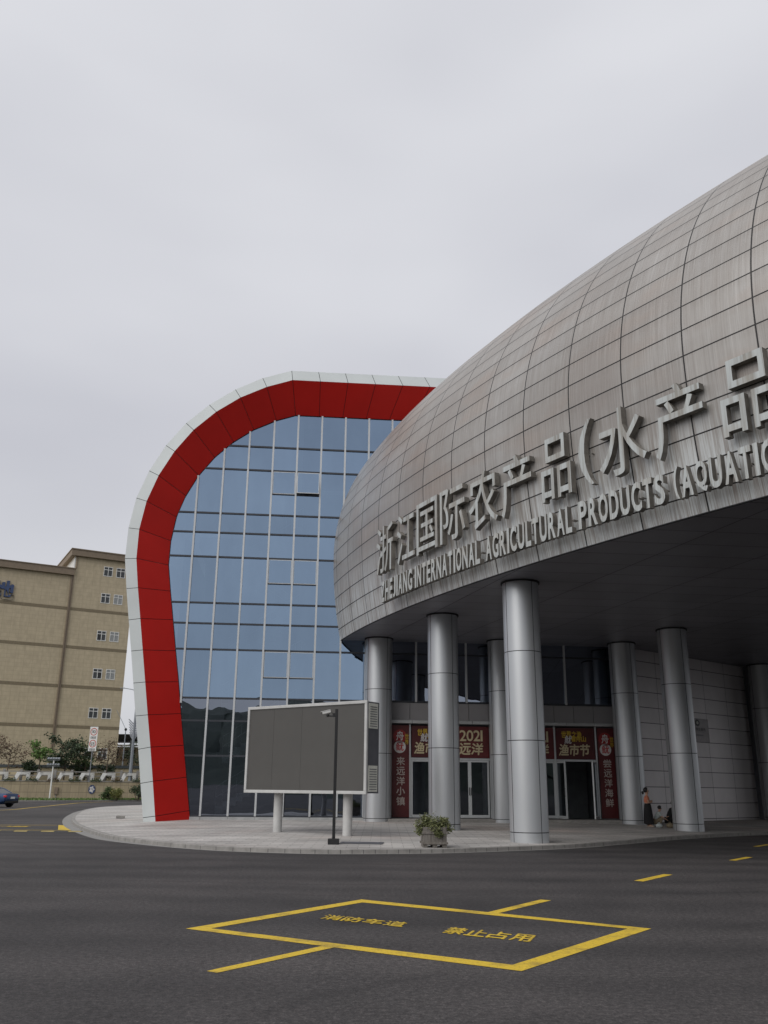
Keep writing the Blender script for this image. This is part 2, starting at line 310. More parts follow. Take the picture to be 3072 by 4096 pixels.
# ------------------------------------------------------------------ mesh helpers
class MB:
    def __init__(s): s.v = []; s.f = []; s.uv = []; s.mi = []
    def quad(s, pts, uv=None, mi=0):
        i = len(s.v); s.v += [Vector(p) for p in pts]; s.f.append(tuple(range(i, i + len(pts)))); s.uv.append(uv); s.mi.append(mi); return s
    def box(s, c, d, rz=0, mi=0, m=None):
        hx, hy, hz = d[0] / 2, d[1] / 2, d[2] / 2
        P = [Vector((x, y, z)) for x in (-hx, hx) for y in (-hy, hy) for z in (-hz, hz)]
        if m is not None: P = [m @ p for p in P]
        if rz: rm = Matrix.Rotation(rz, 3, 'Z'); P = [rm @ p for p in P]
        P = [p + Vector(c) for p in P]; i = len(s.v); s.v += P
        for f in ((0, 1, 3, 2), (4, 6, 7, 5), (0, 4, 5, 1), (2, 3, 7, 6), (0, 2, 6, 4), (1, 5, 7, 3)):
            s.f.append(tuple(i + k for k in f)); s.uv.append(None); s.mi.append(mi)
        return s
    def bx(s, x0, x1, y0, y1, z0, z1, mi=0): return s.box(((x0 + x1) / 2, (y0 + y1) / 2, (z0 + z1) / 2), (abs(x1 - x0), abs(y1 - y0), abs(z1 - z0)), 0, mi)
    def tube(s, pts, rad, n=8, cap=True, mi=0):
        pts = [Vector(p) for p in pts]; rr = rad if isinstance(rad, (list, tuple)) else [rad] * len(pts); rings = []
        for k, p in enumerate(pts):
            d = (pts[min(k + 1, len(pts) - 1)] - pts[max(k - 1, 0)]).normalized()
            a = d.orthogonal().normalized() if abs(d.z) < .95 else Vector((1, 0, 0)); a = (a - d * a.dot(d)).normalized(); b = d.cross(a)
            i = len(s.v); s.v += [p + (a * math.cos(t) + b * math.sin(t)) * rr[k] for t in (2 * math.pi * j / n for j in range(n))]; rings.append(i)
        for q in range(len(rings) - 1):
            for j in range(n):
                s.f.append((rings[q] + j, rings[q] + (j + 1) % n, rings[q + 1] + (j + 1) % n, rings[q + 1] + j)); s.uv.append(None); s.mi.append(mi)
        if cap:
            s.f.append(tuple(rings[0] + j for j in range(n))[::-1]); s.f.append(tuple(rings[-1] + j for j in range(n))); s.uv += [None, None]; s.mi += [mi, mi]
        return s
    def lathe(s, prof, c=(0, 0, 0), n=32, mi=0):
        i0 = len(s.v)
        for r, z in prof: s.v += [Vector((c[0] + r * math.cos(2 * math.pi * j / n), c[1] + r * math.sin(2 * math.pi * j / n), c[2] + z)) for j in range(n)]
        for q in range(len(prof) - 1):
            for j in range(n):
                s.f.append((i0 + q * n + j, i0 + q * n + (j + 1) % n, i0 + (q + 1) * n + (j + 1) % n, i0 + (q + 1) * n + j)); s.uv.append(None); s.mi.append(mi)
        return s
    def prism(s, poly, p0, ex, ey, ez, depth, mi=0):
        """polygon (a, b) in the plane p0 + a*ex + b*ey, given thickness along ez"""
        p0, ex, ey, ez = map(Vector, (p0, ex, ey, ez)); n = len(poly); i = len(s.v)
        for d in (0, depth): s.v += [p0 + ex * a + ey * b + ez * d for a, b in poly]
        s.f += [tuple(i + k for k in range(n))[::-1], tuple(i + n + k for k in range(n))]; s.uv += [None, None]; s.mi += [mi, mi]
        for k in range(n):
            s.f.append((i + k, i + (k + 1) % n, i + n + (k + 1) % n, i + n + k)); s.uv.append(None); s.mi.append(mi)
        return s
    def ball(s, c, r, sc=(1, 1, 1), n=10, m=6, mi=0):
        i0 = len(s.v)
        for a in range(m + 1):
            t = math.pi * a / m
            for j in range(n): s.v.append(Vector((c[0] + r * sc[0] * math.sin(t) * math.cos(2 * math.pi * j / n), c[1] + r * sc[1] * math.sin(t) * math.sin(2 * math.pi * j / n), c[2] + r * sc[2] * math.cos(t))))
        for a in range(m):
            for j in range(n): s.f.append((i0 + a * n + j, i0 + (a + 1) * n + j, i0 + (a + 1) * n + (j + 1) % n, i0 + a * n + (j + 1) % n)); s.uv.append(None); s.mi.append(mi)
        return s
    def build(s, name, mats, parent=None, smooth=False, world=False, bevel=0.0):
        me = bpy.data.meshes.new(name)
        off = Vector(parent.location) if (world and parent is not None) else Vector((0, 0, 0))
        me.from_pydata([v - off for v in s.v], [], s.f)
        for m in (mats if isinstance(mats, (list, tuple)) else [mats]): me.materials.append(M_[m] if isinstance(m, str) else m)
        for p, k in zip(me.polygons, s.mi): p.material_index = k; p.use_smooth = smooth
        if any(u is not None for u in s.uv):
            lay = me.uv_layers.new(name='UVMap').data
            for p, u in zip(me.polygons, s.uv):
                if u is not None:
                    for li, q in zip(p.loop_indices, u): lay[li].uv = q
        me.update()
        o = bpy.data.objects.new(name, me); COL.objects.link(o)
        if parent is not None: o.parent = parent
        if smooth:
            bm = bmesh.new(); bm.from_mesh(me)
            if any(u is not None for u in s.uv) is False: bmesh.ops.remove_doubles(bm, verts=bm.verts, dist=1e-5)
            bmesh.ops.recalc_face_normals(bm, faces=bm.faces)
            for e in bm.edges:
                if len(e.link_faces) == 2 and e.calc_face_angle(0) > R(40): e.smooth = False
            bm.to_mesh(me); bm.free()
        elif not any(u is not None for u in s.uv):
            bm = bmesh.new(); bm.from_mesh(me); bmesh.ops.recalc_face_normals(bm, faces=bm.faces); bm.to_mesh(me); bm.free()
        if bevel:
            b = o.modifiers.new('bevel', 'BEVEL'); b.width = bevel; b.segments = 2; b.limit_method = 'ANGLE'
        return o

def tag(o, label=None, cat=None, group=None, kind=None):
    if label: o['label'] = label
    if cat: o['category'] = cat
    if group: o['group'] = group
    if kind: o['kind'] = kind
    return o
def thing(name, label, cat, loc=(0, 0, 0), rz=0, group=None):
    o = bpy.data.objects.new(name, None); COL.objects.link(o); o.location = loc; o.rotation_euler = (0, 0, rz); o.empty_display_size = .3
    return tag(o, label, cat, group)
def dup(o, parent=None):
    kids = [c for c in COL.objects if c.parent == o]
    c = o.copy(); COL.objects.link(c)
    if parent is not None: c.parent = parent
    for k in kids: dup(k, c)
    return c

_tx = {}
def glyph(ch, extrude=0.0, offset=0.0):
    """mesh of one run of characters: vertices, faces, bounds (in the glyph's own x, y)"""
    key = (ch, extrude, offset)
    if key in _tx: return _tx[key]
    c = bpy.data.curves.new('glyph', 'FONT'); c.body = ch; c.size = 1.0; c.extrude = extrude; c.offset = offset; c.resolution_u = 4; c.fill_mode = 'BOTH' if extrude else 'FRONT'
    o = bpy.data.objects.new('glyph', c); COL.objects.link(o); bpy.context.view_layer.update()
    me = bpy.data.meshes.new_from_object(o.evaluated_get(bpy.context.evaluated_depsgraph_get()))
    v = [tuple(p.co) for p in me.vertices]; f = [tuple(p.vertices) for p in me.polygons]
    bpy.data.objects.remove(o); bpy.data.curves.remove(c); bpy.data.meshes.remove(me)
    b = (min(p[0] for p in v), max(p[0] for p in v), min(p[1] for p in v), max(p[1] for p in v))
    _tx[key] = (v, f, b); return _tx[key]
def put_glyph(mb, ch, p0, ex, ey, ez, W, H, depth=0.0, offset=.012, mi=0, shear=0.0):
    """fit a glyph into the W x H rectangle at p0 spanned by ex, ey; front faces ez"""
    v, f, b = glyph(ch, .5 if depth else 0.0, offset if depth else 0.0); p0, ex, ey, ez = map(Vector, (p0, ex, ey, ez))
    # flat lettering is thickened by a few shifted layers of paint, each a hair above the last
    d = 0 if depth else offset
    for n_, (sx, sy) in enumerate(((0, 0),) if not d else ((0, 0), (d, 0), (-d, 0), (0, d), (0, -d))):
        i = len(mb.v)
        for x, y, z in v:
            a = (x - b[0]) / (b[1] - b[0]) + sx; c = (y - b[2]) / (b[3] - b[2]) + sy
            mb.v.append(p0 + ex * (a * W + shear * c * H) + ey * (c * H) + ez * ((z - .5) * depth if depth else n_ * .0006))
        for q in f: mb.f.append(tuple(i + k for k in q)); mb.uv.append(None); mb.mi.append(mi)
    return mb
def put_text(mb, s, p0, ex, ey, ez, W, H, gap=.08, **k):
    ws = [.30 if ch in '1It' else 1.0 for ch in s]; cw = W / (sum(ws) + gap * (len(s) - 1)); x = 0.0
    for ch, q in zip(s, ws):
        if ch != ' ': put_glyph(mb, ch, Vector(p0) + Vector(ex) * x, ex, ey, ez, cw * q, H, **k)
        x += cw * (q + gap)
    return mb

# ------------------------------------------------------------------ ground and paving
def catmull(P, n=6):
    P = [Vector(p) for p in P]; out = []
    for i in range(len(P) - 1):
        a, b, c, d = P[max(i - 1, 0)], P[i], P[i + 1], P[min(i + 2, len(P) - 1)]
        for k in range(n):
            t = k / n; out.append(.5 * ((2 * b) + (c - a) * t + (2 * a - 5 * b + 4 * c - d) * t * t + (3 * b - a - 3 * c + d) * t ** 3))
    return out + [P[-1]]
KERB = [(-20.3, 77.7), (-21.1, 70.6), (-19.8, 61.9), (-17.5, 53.1), (-15.4, 46.2), (-13.4, 40.5), (-11.6, 36.1), (-9.6, 31.8), (-7.9, 28.9), (-4.96, 25.7), (-2.1, 24.5), (-.15, 24.65), (1.67, 25.2), (3.59, 26.3), (5.8, 27.9), (8.06, 30.4), (10.26, 32.9), (12.35, 34.9), (15.56, 37.4), (26, 44)]
BACK = [(-9, 80), (-9, 75), (-9, 65), (-9, 56), (-9, 49), (-9.2, 44), (-9, 41.5), (-8.5, 40.8), (-7, 40.8), (-4.5, 40.9), (-2, 41), (0, 41.2), (2, 41.4), (4, 41.6), (6, 41.8), (8, 42), (10, 42.2), (13, 43.5), (17, 47), (30, 56)]
KC = catmull(KERB); BC = catmull(BACK)
def pav_z(x, y):
    dk = min((Vector((x, y)) - p).length for p in KC); db = min((Vector((x, y)) - p).length for p in BC)
    return .12 + .19 * dk / (dk + db)
mb = MB(); mb.quad([(-1500, -1500, 0), (1500, -1500, 0), (1500, 1500, 0), (-1500, 1500, 0)])
tag(mb.build('asphalt_ground', 'asphalt'), kind='structure')
def inset(curve, d):
    out = []
    for i, p in enumerate(curve):
        t = (curve[min(i + 1, len(curve) - 1)] - curve[max(i - 1, 0)]).normalized(); nrm = Vector((-t.y, t.x)); out.append(p + nrm * d)
    return out
K2 = inset(KC, .16); K3 = inset(KC, -.42)
mb = MB()
for i in range(len(KC) - 1):
    for j in range(6):
        a, b = j / 6, (j + 1) / 6
        q = []
        for (ii, t) in ((i, a), (i + 1, a), (i + 1, b), (i, b)):
            p = K2[ii].lerp(BC[ii], t); q.append((p.x, p.y, .118 + .19 * t))
        mb.quad(q)
tag(mb.build('pavement', 'paving'), kind='structure')
mb = MB(); n = 0
for i in range(len(KC) - 1):
    a, b, c, d = KC[i], KC[i + 1], K2[i + 1], K2[i]
    mi = 0
    mb.quad([(a.x, a.y, .0), (b.x, b.y, .0), (b.x, b.y, .105), (a.x, a.y, .105)], mi=mi)
    a2, b2 = a.lerp(d, .12), b.lerp(c, .12)
    mb.quad([(a.x, a.y, .105), (b.x, b.y, .105), (b2.x, b2.y, .121), (a2.x, a2.y, .121)], mi=mi)
    mb.quad([(a2.x, a2.y, .121), (b2.x, b2.y, .121), (c.x, c.y, .121), (d.x, d.y, .121)], mi=mi)
    L_ = (b - a).length; m = max(1, round(L_ / 1.0))
    for k in range(m):
        p = a.lerp(b, k / m); t = (b - a).normalized(); nn = Vector((-t.y, t.x)); p -= nn * .002
        mb.quad([(p.x, p.y, .004), (p.x + t.x * .012, p.y + t.y * .012, .004), (p.x + t.x * .012, p.y + t.y * .012, .105), (p.x, p.y, .105)], mi=1)
tag(mb.build('kerb', ['concrete', 'dark']), kind='structure')
mb = MB()
for i in range(len(KC) - 1):
    wd = 1.0 if KC[i].x < -9 else max(.28, 1.0 - (KC[i].x + 9) * .2); wd2 = 1.0 if KC[i + 1].x < -9 else max(.28, 1.0 - (KC[i + 1].x + 9) * .2)
    a, b = KC[i], KC[i + 1]; c, d = b.lerp(K3[i + 1], wd2), a.lerp(K3[i], wd)
    mb.quad([(a.x, a.y, .006), (b.x, b.y, .006), (c.x, c.y, .004), (d.x, d.y, .004)])
tag(mb.build('gutter_strip', 'gutter'), kind='structure')

# ------------------------------------------------------------------ glass hall (local frame: x along its glass front, y into the building)
k_ = .885
G0 = Vector((-8.177, 39.798)); RZ = math.atan(.1); c_, s_ = math.cos(RZ), math.sin(RZ)
def lx(x): return (k_ * x + 8.177) / c_
def lz(z): return 1.65 + (z - 1.65) * k_
def toloc(X, Y): d = Vector((X, Y)) - G0; return (d.x * c_ + d.y * s_, -d.x * s_ + d.y * c_)
def toworld(a, b, z): return Vector((G0.x + a * c_ - b * s_, G0.y + a * s_ + b * c_, z))
hall = thing('exhibition_hall', 'blue glass hall framed by a curved red and white arch', 'building', (G0.x, G0.y, 0), RZ)
INNER = [(-5.03, 21.62), (-6.09, 21.25), (-7.30, 20.63), (-8.37, 19.84), (-9.33, 18.88), (-10.11, 17.79), (-10.71, 16.60), (-11.11, 15.38), (-11.30, 14.05), (-11.31, 12.73), (-11.10, 11.34), (-10.85, 9.84), (-10.59, 8.25), (-10.32, 6.69), (-10.08, 5.12), (-9.83, 3.59), (-9.58, 2.08), (-9.33, 0.53), (-9.20, -.3)]
RIDGE = [(-4.76, 21.61), (-6.05, 21.15), (-7.34, 20.48), (-8.49, 19.63), (-9.53, 18.59), (-10.36, 17.41), (-11.02, 16.11), (-11.47, 14.77), (-11.69, 13.35), (-11.69, 11.91), (-11.49, 10.50), (-11.25, 9.05), (-11.01, 7.60), (-10.77, 6.15), (-10.53, 4.70), (-10.29, 3.30), (-10.06, 1.85), (-9.84, 0.40), (-9.73, -.3)]
OUTER = [(-4.98, 22.80), (-6.48, 22.28), (-7.86, 21.54), (-9.14, 20.59), (-10.24, 19.50), (-11.15, 18.22), (-11.86, 16.81), (-12.36, 15.34), (-12.59, 13.78), (-12.61, 12.22), (-12.40, 10.73), (-12.15, 9.21), (-11.90, 7.73), (-11.66, 6.24), (-11.42, 4.74), (-11.16, 3.25), (-10.93, 1.76), (-10.69, 0.29), (-10.59, -.3)]
for i in range(12):        # the level run over the top, going right behind the dome
    x = 1.42 * (i + 1)
    INNER.insert(0, (-5.03 + x * .93, 21.62 + .004 * x)); RIDGE.insert(0, (-4.76 + x, 21.61 + .005 * x)); OUTER.insert(0, (-4.98 + x, 22.80 + .006 * x))
def plane_pt(q, P):
    """measured point on a plane parallel to the glass -> hall local"""
    kk = P[2]; X, Z = kk * q[0], 1.65 + (q[1] - 1.65) * kk; Y = kk * P[1] + .1 * (X - kk * P[0]); a, b = toloc(X, Y); return Vector((a, b, Z))
I3 = [plane_pt(q, (-9.24, 44.97, k_)) for q in INNER]; R3 = [plane_pt(q, (-9.82, 40.34, .9537)) for q in RIDGE]; O3 = [plane_pt(q, (-10.66, 41.61, .9285)) for q in OUTER]
def band_strip(name, A, B, mat, inn):
    mb = MB()
    for i in range(len(A) - 1):
        g = .012
        a0, a1 = A[i].lerp(A[i + 1], g / (A[i] - A[i + 1]).length), A[i + 1].lerp(A[i], g / (A[i] - A[i + 1]).length)
        b0, b1 = B[i].lerp(B[i + 1], g / (B[i] - B[i + 1]).length), B[i + 1].lerp(B[i], g / (B[i] - B[i + 1]).length)
        mb.quad([a0, a1, b1, b0])
        nn = (a1 - a0).cross(b0 - a0).normalized(); nn = nn * (.02 if nn.y > 0 else -.02)
        mb.quad([A[i] + nn, A[i + 1] + nn, B[i + 1] + nn, B[i] + nn], mi=1)
    return mb.build(name, [mat, 'dark'], hall)
I3b = [p + Vector((0, -.06, 0)) for p in I3]
band_strip('arch_reveal', R3, I3b, 'red', -.02)
band_strip('arch_rim', O3, R3, 'white_paint', -.02)
mb = MB()
for i in range(len(O3) - 1):
    mb.quad([O3[i], O3[i + 1], O3[i + 1] + Vector((0, 34, 0)), O3[i] + Vector((0, 34, 0))])
mb.build('roof_shell', 'white_paint', hall)
# dark edge line between reveal and glass
mb = MB(); mb.tube([p + Vector((0, .03, 0)) for p in I3], .045, 6); mb.build('edge_trim', 'dark', hall)

CLIP = [(p.x, p.z) for p in I3]; cx_, cz_ = 8.0, 9.0
CLIP = [(cx_ + (x - cx_) * 1.02, cz_ + (z - cz_) * 1.01) for x, z in CLIP]
def clip_poly(poly):
    """Sutherland-Hodgman against the inner curve (convex; open to the right and below)"""
    for (ax, az_), (bx_, bz) in zip(CLIP[:-1], CLIP[1:]):
        out = []; f = lambda p: (bx_ - ax) * (p[1] - az_) - (bz - az_) * (p[0] - ax)
        for i, p in enumerate(poly):
            q = poly[(i + 1) % len(poly)]; fp, fq = f(p), f(q)
            if fp >= 0: out.append(p)
            if (fp > 0 > fq) or (fp < 0 < fq): t = fp / (fp - fq); out.append((p[0] + (q[0] - p[0]) * t, p[1] + (q[1] - p[1]) * t))
        poly = out
        if len(poly) < 3: return []
    return poly
PITCH = 1.318
MX = [-8.80 + PITCH * i for i in range(-2, 17)]          # measured mullion lines
TZ = [.28, 3.11, 4.80, 5.92, 8.37, 9.71, 10.79, 13.27, 14.61, 15.70, 18.25, 19.63, 21.75]
MXL = [lx(x) for x in MX]; TZL = [lz(z) for z in TZ]
ENT = lx(.42)
blue, darkg = MB(), MB()
for i in range(len(MX) - 1):
    for j in range(len(TZ) - 1):
        if MXL[i] > ENT - .3 and j < 3: continue
        x0, x1, z0, z1 = MXL[i], min(MXL[i + 1], ENT) if j < 3 else MXL[i + 1], TZL[j], TZL[j + 1]
        poly = clip_poly([(x0, z0), (x1, z0), (x1, z1), (x0, z1)])
        if not poly: continue
        ax, ay = random.gauss(0, .0016), random.gauss(0, .0020); xm, zm = (x0 + x1) / 2, (z0 + z1) / 2
        if i == 5 and j == 9: poly = [(x0, z0), (x1, z0), (x1, lz(16.92)), (x0, lz(16.92))]
        tgt = darkg if j < 3 or (j < 5 and MXL[i] > ENT - .4) else blue  # panes above the entrance take dark glass to stand in for dark reflections
        tgt.quad([(p[0], (p[0] - xm) * ax + (p[1] - zm) * ay, p[1]) for p in poly])
blue.build('upper_glazing', 'glass_blue', hall); darkg.build('lower_glazing', 'glass_dark', hall)
# the bay with the tilted vent: fixed light below, sash above hinged at its head
TRUE = [(p.x, p.z) for p in I3]
def curve_z(x):
    best = 0
    for (ax, az_), (bx_, bz) in zip(TRUE[:-1], TRUE[1:]):
        if min(ax, bx_) <= x <= max(ax, bx_) and abs(bx_ - ax) > 1e-6: best = max(best, az_ + (bz - az_) * (x - ax) / (bx_ - ax))
    return best
def curve_z0(x):
    zs = [az_ + (bz - az_) * (x - ax) / (bx_ - ax) for (ax, az_), (bx_, bz) in zip(TRUE[:-1], TRUE[1:]) if min(ax, bx_) <= x <= max(ax, bx_) and abs(bx_ - ax) > 1e-6]
    return min(zs) if len(zs) > 1 else 0
def left_x(z):
    xs = [ax + (bx_ - ax) * (z - az_) / (bz - az_) for (ax, az_), (bx_, bz) in zip(CLIP[:-1], CLIP[1:]) if min(az_, bz) <= z <= max(az_, bz) and abs(bz - az_) > 1e-6]
    return min(xs) if xs else MXL[0]
mb = MB()
for x in MXL:
    zt = min(curve_z(x), lz(21.62)); zb = max(curve_z0(x) + .25, lz(.28)) if x < lx(-9.2) else lz(.28)
    if x > ENT - .3: zb = lz(5.9)
    if zt > zb + .2: mb.bx(x - .042, x + .042, -.11, .03, zb, zt)
mb.build('mullions', 'frame', hall)
mb = MB()
for j, z in enumerate(TZL[:-1]):
    a = max(left_x(z), MXL[0]); b = ENT if j < 3 else MXL[-1]
    mb.bx(a, b, -.05, .028, z - .04, z + .04)
mb.build('transoms', 'transom', hall)
# opening lights
def sash(i, ztop, zbot, tilt):
    x0, x1 = MXL[i] + .05, MXL[i + 1] - .05; zt, zb = lz(ztop) - .05, lz(zbot)
    mb = MB(); h = zt - zb; W = x1 - x0
    for a, b, c, d in ((0, W, -.05, 0), (0, W, -h, -h + .06), (0, .035, -h + .06, -.05), (W - .035, W, -h + .06, -.05)): mb.bx(a, b, -.03, 0, c, d)
    o = mb.build('vent_sash', 'frame', hall); o.location = (x0, -.035, zt); o.rotation_euler = (-tilt, 0, 0)
    g = MB().quad([(.03, -.035, -h + .03), (W - .03, -.035, -h + .03), (W - .03, -.035, -.03), (.03, -.035, -.03)]).build('pane', 'glass_blue', o)
    t = MB().bx(x0 - .02, x1 + .02, -.06, .02, zb - .04, zb + .01).build('vent_transom', 'transom', hall)
for i, zt, zb, tl in ((4, 18.25, 16.92, 0), (5, 18.25, 16.92, R(10)), (4, 13.27, 11.92, 0), (5, 13.27, 11.92, 0), (4, 8.37, 7.0, 0), (5, 8.37, 7.0, 0)): sash(i, zt, zb, tl)
# sill plinth
mb = MB(); a = lx(-9.3)
x = a
for q in [v for v in MXL if v > a and v < ENT] + [ENT]:
    mb.bx(x + .006, q - .006, -.10, .05, -.1, lz(.25)); x = q
mb.build('plinth', 'ledge', hall)
# what shows faintly behind the glass
mb = MB()
mb.bx(-1.2, 19.5, 10.0, 10.2, 0, 14.0); mb.bx(3.2, 19.5, 10.0, 10.2, 14.0, 18.6); mb.bx(-1.3, -1.1, 1.0, 10, 0, 13.0); mb.bx(19.5, 19.7, .5, 10, 0, 19)
mb.build('interior_wall', 'inner', hall)
mb = MB()
for z in (5.36, 10.25, 15.15): mb.bx(-.9, 19.4, 3.4, 10, lz(z) - .28, lz(z) + .22)
mb.bx(-.5, 19.4, .2, 10, .25, lz(.12)); mb.bx(4.2, 19.4, .6, 10, lz(21.1), lz(21.2))
mb.build('interior_floors', 'inner', hall)
def stair(xa, xb, za, zb, y0):
    n = 12; st = MB()
    for i in range(n):
        x = xa + (xb - xa) * i / n; z = za + (zb - za) * (i + 1) / n; dx = (xb - xa) / n
        st.bx(x, x + dx, y0, y0 + 1.3, z - .34, z)
    d = Vector((xb - xa, 0, zb - za))
    for f in (1.0, .55): st.tube([(xa, y0, za + f), (xb, y0, zb + f)], .022, 5)
    for i in range(n + 1): st.tube([(xa + (xb - xa) * i / n, y0, za + (zb - za) * i / n), (xa + (xb - xa) * i / n, y0, za + (zb - za) * i / n + 1.0)], .014, 4)
    return st.build('staircase', 'stair', hall)
for lev in (0.3, 5.36, 10.25):
    z0 = lz(lev) + .2; h = (lz(lev + 4.9) + .2 - z0) / 2
    stair(lx(-4.6), lx(-8.2), z0, z0 + h, 2.2) if lev > 9 else stair(lx(-8.2), lx(-4.2), z0, z0 + h, 1.0)
    stair(lx(-8.0), lx(-4.4), z0 + h, z0 + 2 * h, .9)

# ---- entrance front, under the dome
def EB(mb, xa, xb, ya, yb, za, zb, mi=0): return mb.bx(lx(xa), lx(xb), ya, yb, lz(za), lz(zb), mi)
mb = MB()
for a, b in ((.45, 1.42), (1.43, 2.44), (2.45, 3.46), (3.47, 4.48), (4.49, 5.52), (5.53, 6.9), (6.91, 7.94), (7.95, 8.97), (8.98, 10.03), (10.04, 11.08), (11.09, 12.6)): EB(mb, a + .006, b - .006, -.04, .04, 5.0, 5.86)
mb.build('spandrel_panels', 'grey_panel', hall)
mb = MB()
for a, b in ((.45, 1.5), (1.51, 2.9), (2.91, 4.6), (4.61, 5.6), (5.61, 6.9), (6.91, 8.2), (8.21, 9.5), (9.51, 11.0), (11.01, 12.45)): EB(mb, a + .004, b - .004, -.34, -.045, 4.82, 4.97)
mb.build('entrance_ledge', 'ledge', hall)
mb = MB()
for x in (1.42, 5.55, 6.86, 8.92, 11.10): EB(mb, x - .04, x + .04, -.1, .02, .27, 4.80)
for a, b in ((1.46, 5.51), (6.9, 8.88), (8.96, 11.06)): EB(mb, a, b, -.08, .02, 3.05, 3.15)
mb.build('entrance_frame', 'frame', hall)
MB().bx(lx(5.59), lx(6.82), -.05, .05, lz(.27), lz(4.8)).build('wall_pier', 'grey_panel', hall)
def door_leaf(xa, xb, hinge_left, ang=0.0):
    W = (xb - xa) * k_ / c_; h = lz(3.04) - lz(.28)
    fr = MB(); t = .075
    for a, b, c, d in ((0, t, 0, h), (W - t, W, 0, h), (t, W - t, 0, .12), (t, W - t, h - t, h)): fr.bx(a, b, -.03, .03, c, d)
    if not hinge_left: fr.v = [v - Vector((W, 0, 0)) for v in fr.v]
    o = fr.build('door', 'frame', hall); o.location = (lx(xa) if hinge_left else lx(xb), -.03, lz(.28)); o.rotation_euler = (0, 0, ang)
    s = 0 if hinge_left else -W
    MB().quad([(s + t, .0, .12), (s + W - t, .0, .12), (s + W - t, 0, h - t), (s + t, 0, h - t)]).build('pane', 'glass_door', o)
    hx = s + (W - .04 if hinge_left else .04)
    hb = MB(); hb.tube([(hx, -.035, .95), (hx, -.09, .97), (hx, -.09, 1.25), (hx, -.035, 1.27)], .016, 6); hb.build('handle', 'black', o)
for i in range(4): door_leaf(1.48 + i * .995, 1.48 + (i + 1) * .995, i % 2 == 0)
door_leaf(6.92, 7.9, True); door_leaf(7.9, 8.88, False)
door_leaf(8.98, 10.0, True, R(-82)); door_leaf(10.02, 11.04, False, R(62))
# entrance hall behind the doors
mb = MB(); mb.bx(lx(.4), lx(12.6), 5.5, 5.6, .2, 5.0); mb.bx(lx(.4), lx(12.6), .1, 5.5, lz(4.8), lz(4.9)); mb.build('lobby_wall', 'inner', hall)
mb = MB(); mb.bx(lx(.2), lx(13.3), -1.25, .1, .0, lz(.245)); mb.build('entrance_step', 'concrete', hall, bevel=.015)

# ---- banners (hung on the front)
def bw(x, z, off=-.12): return toworld(lx(x), off, lz(z))
EX = Vector((c_, s_, 0)); EZu = Vector((0, 0, 1)); EN = Vector((s_, -c_, 0))
def banner(label, xa, xb, za, zb, mat, cat='banner'):
    p = bw((xa + xb) / 2, za, -.10); t = thing('banner', label, cat, p)
    m = MB(); q = [bw(xa, za) , bw(xb, za), bw(xb, zb), bw(xa, zb)]
    m.prism([(0, 0), ((q[1] - q[0]).length, 0), ((q[1] - q[0]).length, (q[3] - q[0]).length), (0, (q[3] - q[0]).length)], q[0] - EN * .012, EX, EZu, EN, .012)
    m.build('cloth', mat, t, world=True); return t
def btext(t, s, xa, za, W, H, mat, name='lettering', vertical=False, off=.006, shear=0.0, fat=.02):
    m = MB(); p = bw(xa, za) + EN * off
    if vertical:
        n = len(s); ch = H / (n + .22 * (n - 1))
        for j, c in enumerate(s): put_glyph(m, c, p + EZu * (H - ch - j * ch * 1.22), EX, EZu, EN, W, ch, offset=fat)
    else: put_text(m, s, p, EX, EZu, EN, W, H, offset=fat, shear=shear)
    return m.build(name, mat, t, world=True)
def disc(t, x, z, r, mat, name='roundel', off=.004):
    m = MB(); p = bw(x, z) + EN * off; m.quad([p + EX * (r * math.cos(a)) + EZu * (r * math.sin(a)) for a in (2 * math.pi * i / 28 for i in range(28))]); return m.build(name, mat, t, world=True)
def logo_banner(xc, txt, label):
    t = banner(label, xc - .435, xc + .435, .29, 4.74, 'banner_red')
    m = MB(); p = bw(xc - .435, 3.10) + EN * .002; m.quad([p, p + EX * .77, p + EX * .77 + EZu * .012, p + EZu * .012]); m.build('fold_line', 'dark', t, world=True)
    disc(t, xc - .04, 4.18, .30, 'logo_red'); disc(t, xc - .04, 3.66, .27, 'white_text')
    btext(t, '舟', xc - .22, 3.98, .33, .40, 'white_text', off=.008); btext(t, '鱿', xc - .23, 3.47, .34, .34, 'red_text', off=.008)
    btext(t, '世界', xc + .22, 3.78, .17, .46, 'yellow_text', vertical=True, off=.008)
    btext(t, txt, xc - .20, .85, .37, 2.05, 'grey_text', vertical=True)
    return t
logo_banner(.94, '来远洋小镇', 'tall red banner left of the doors, with five vertical characters for a fishing town')
logo_banner(11.62, '尝远洋海鲜', 'tall red banner right of the open door, with vertical seafood lettering')
def fish_banner(xa, xb, label):
    t = banner(label, xa, xb, 3.16, 4.72, 'banner_dark'); W = xb - xa
    btext(t, '世界之渔', xa + .30, 4.24, .95, .28, 'yellow_text', fat=.026); btext(t, '看舟山', xa + .80, 4.04, .70, .25, 'yellow_text', fat=.026)
    btext(t, '鱿', xa + .44, 3.93, .32, .36, 'white_text', off=.012, shear=.15)
    btext(t, '渔市节', xa + .12, 3.34, 1.42, .50, 'cream_text', shear=.12, fat=.028); return t
def year_banner(xa, xb, label):
    t = banner(label, xa, xb, 3.16, 4.72, 'banner_red')
    btext(t, '2021', xa + .48, 4.0, 1.05, .46, 'cream_text', fat=.028); btext(t, '远洋', xa + .42, 3.32, 1.08, .50, 'cream_text', shear=.12, fat=.028); return t
fish_banner(1.50, 3.47, 'maroon banner above the left glass doors, its lettering half hidden by a column'); year_banner(3.49, 5.49, 'red banner reading 2021 above the closed door between two columns')
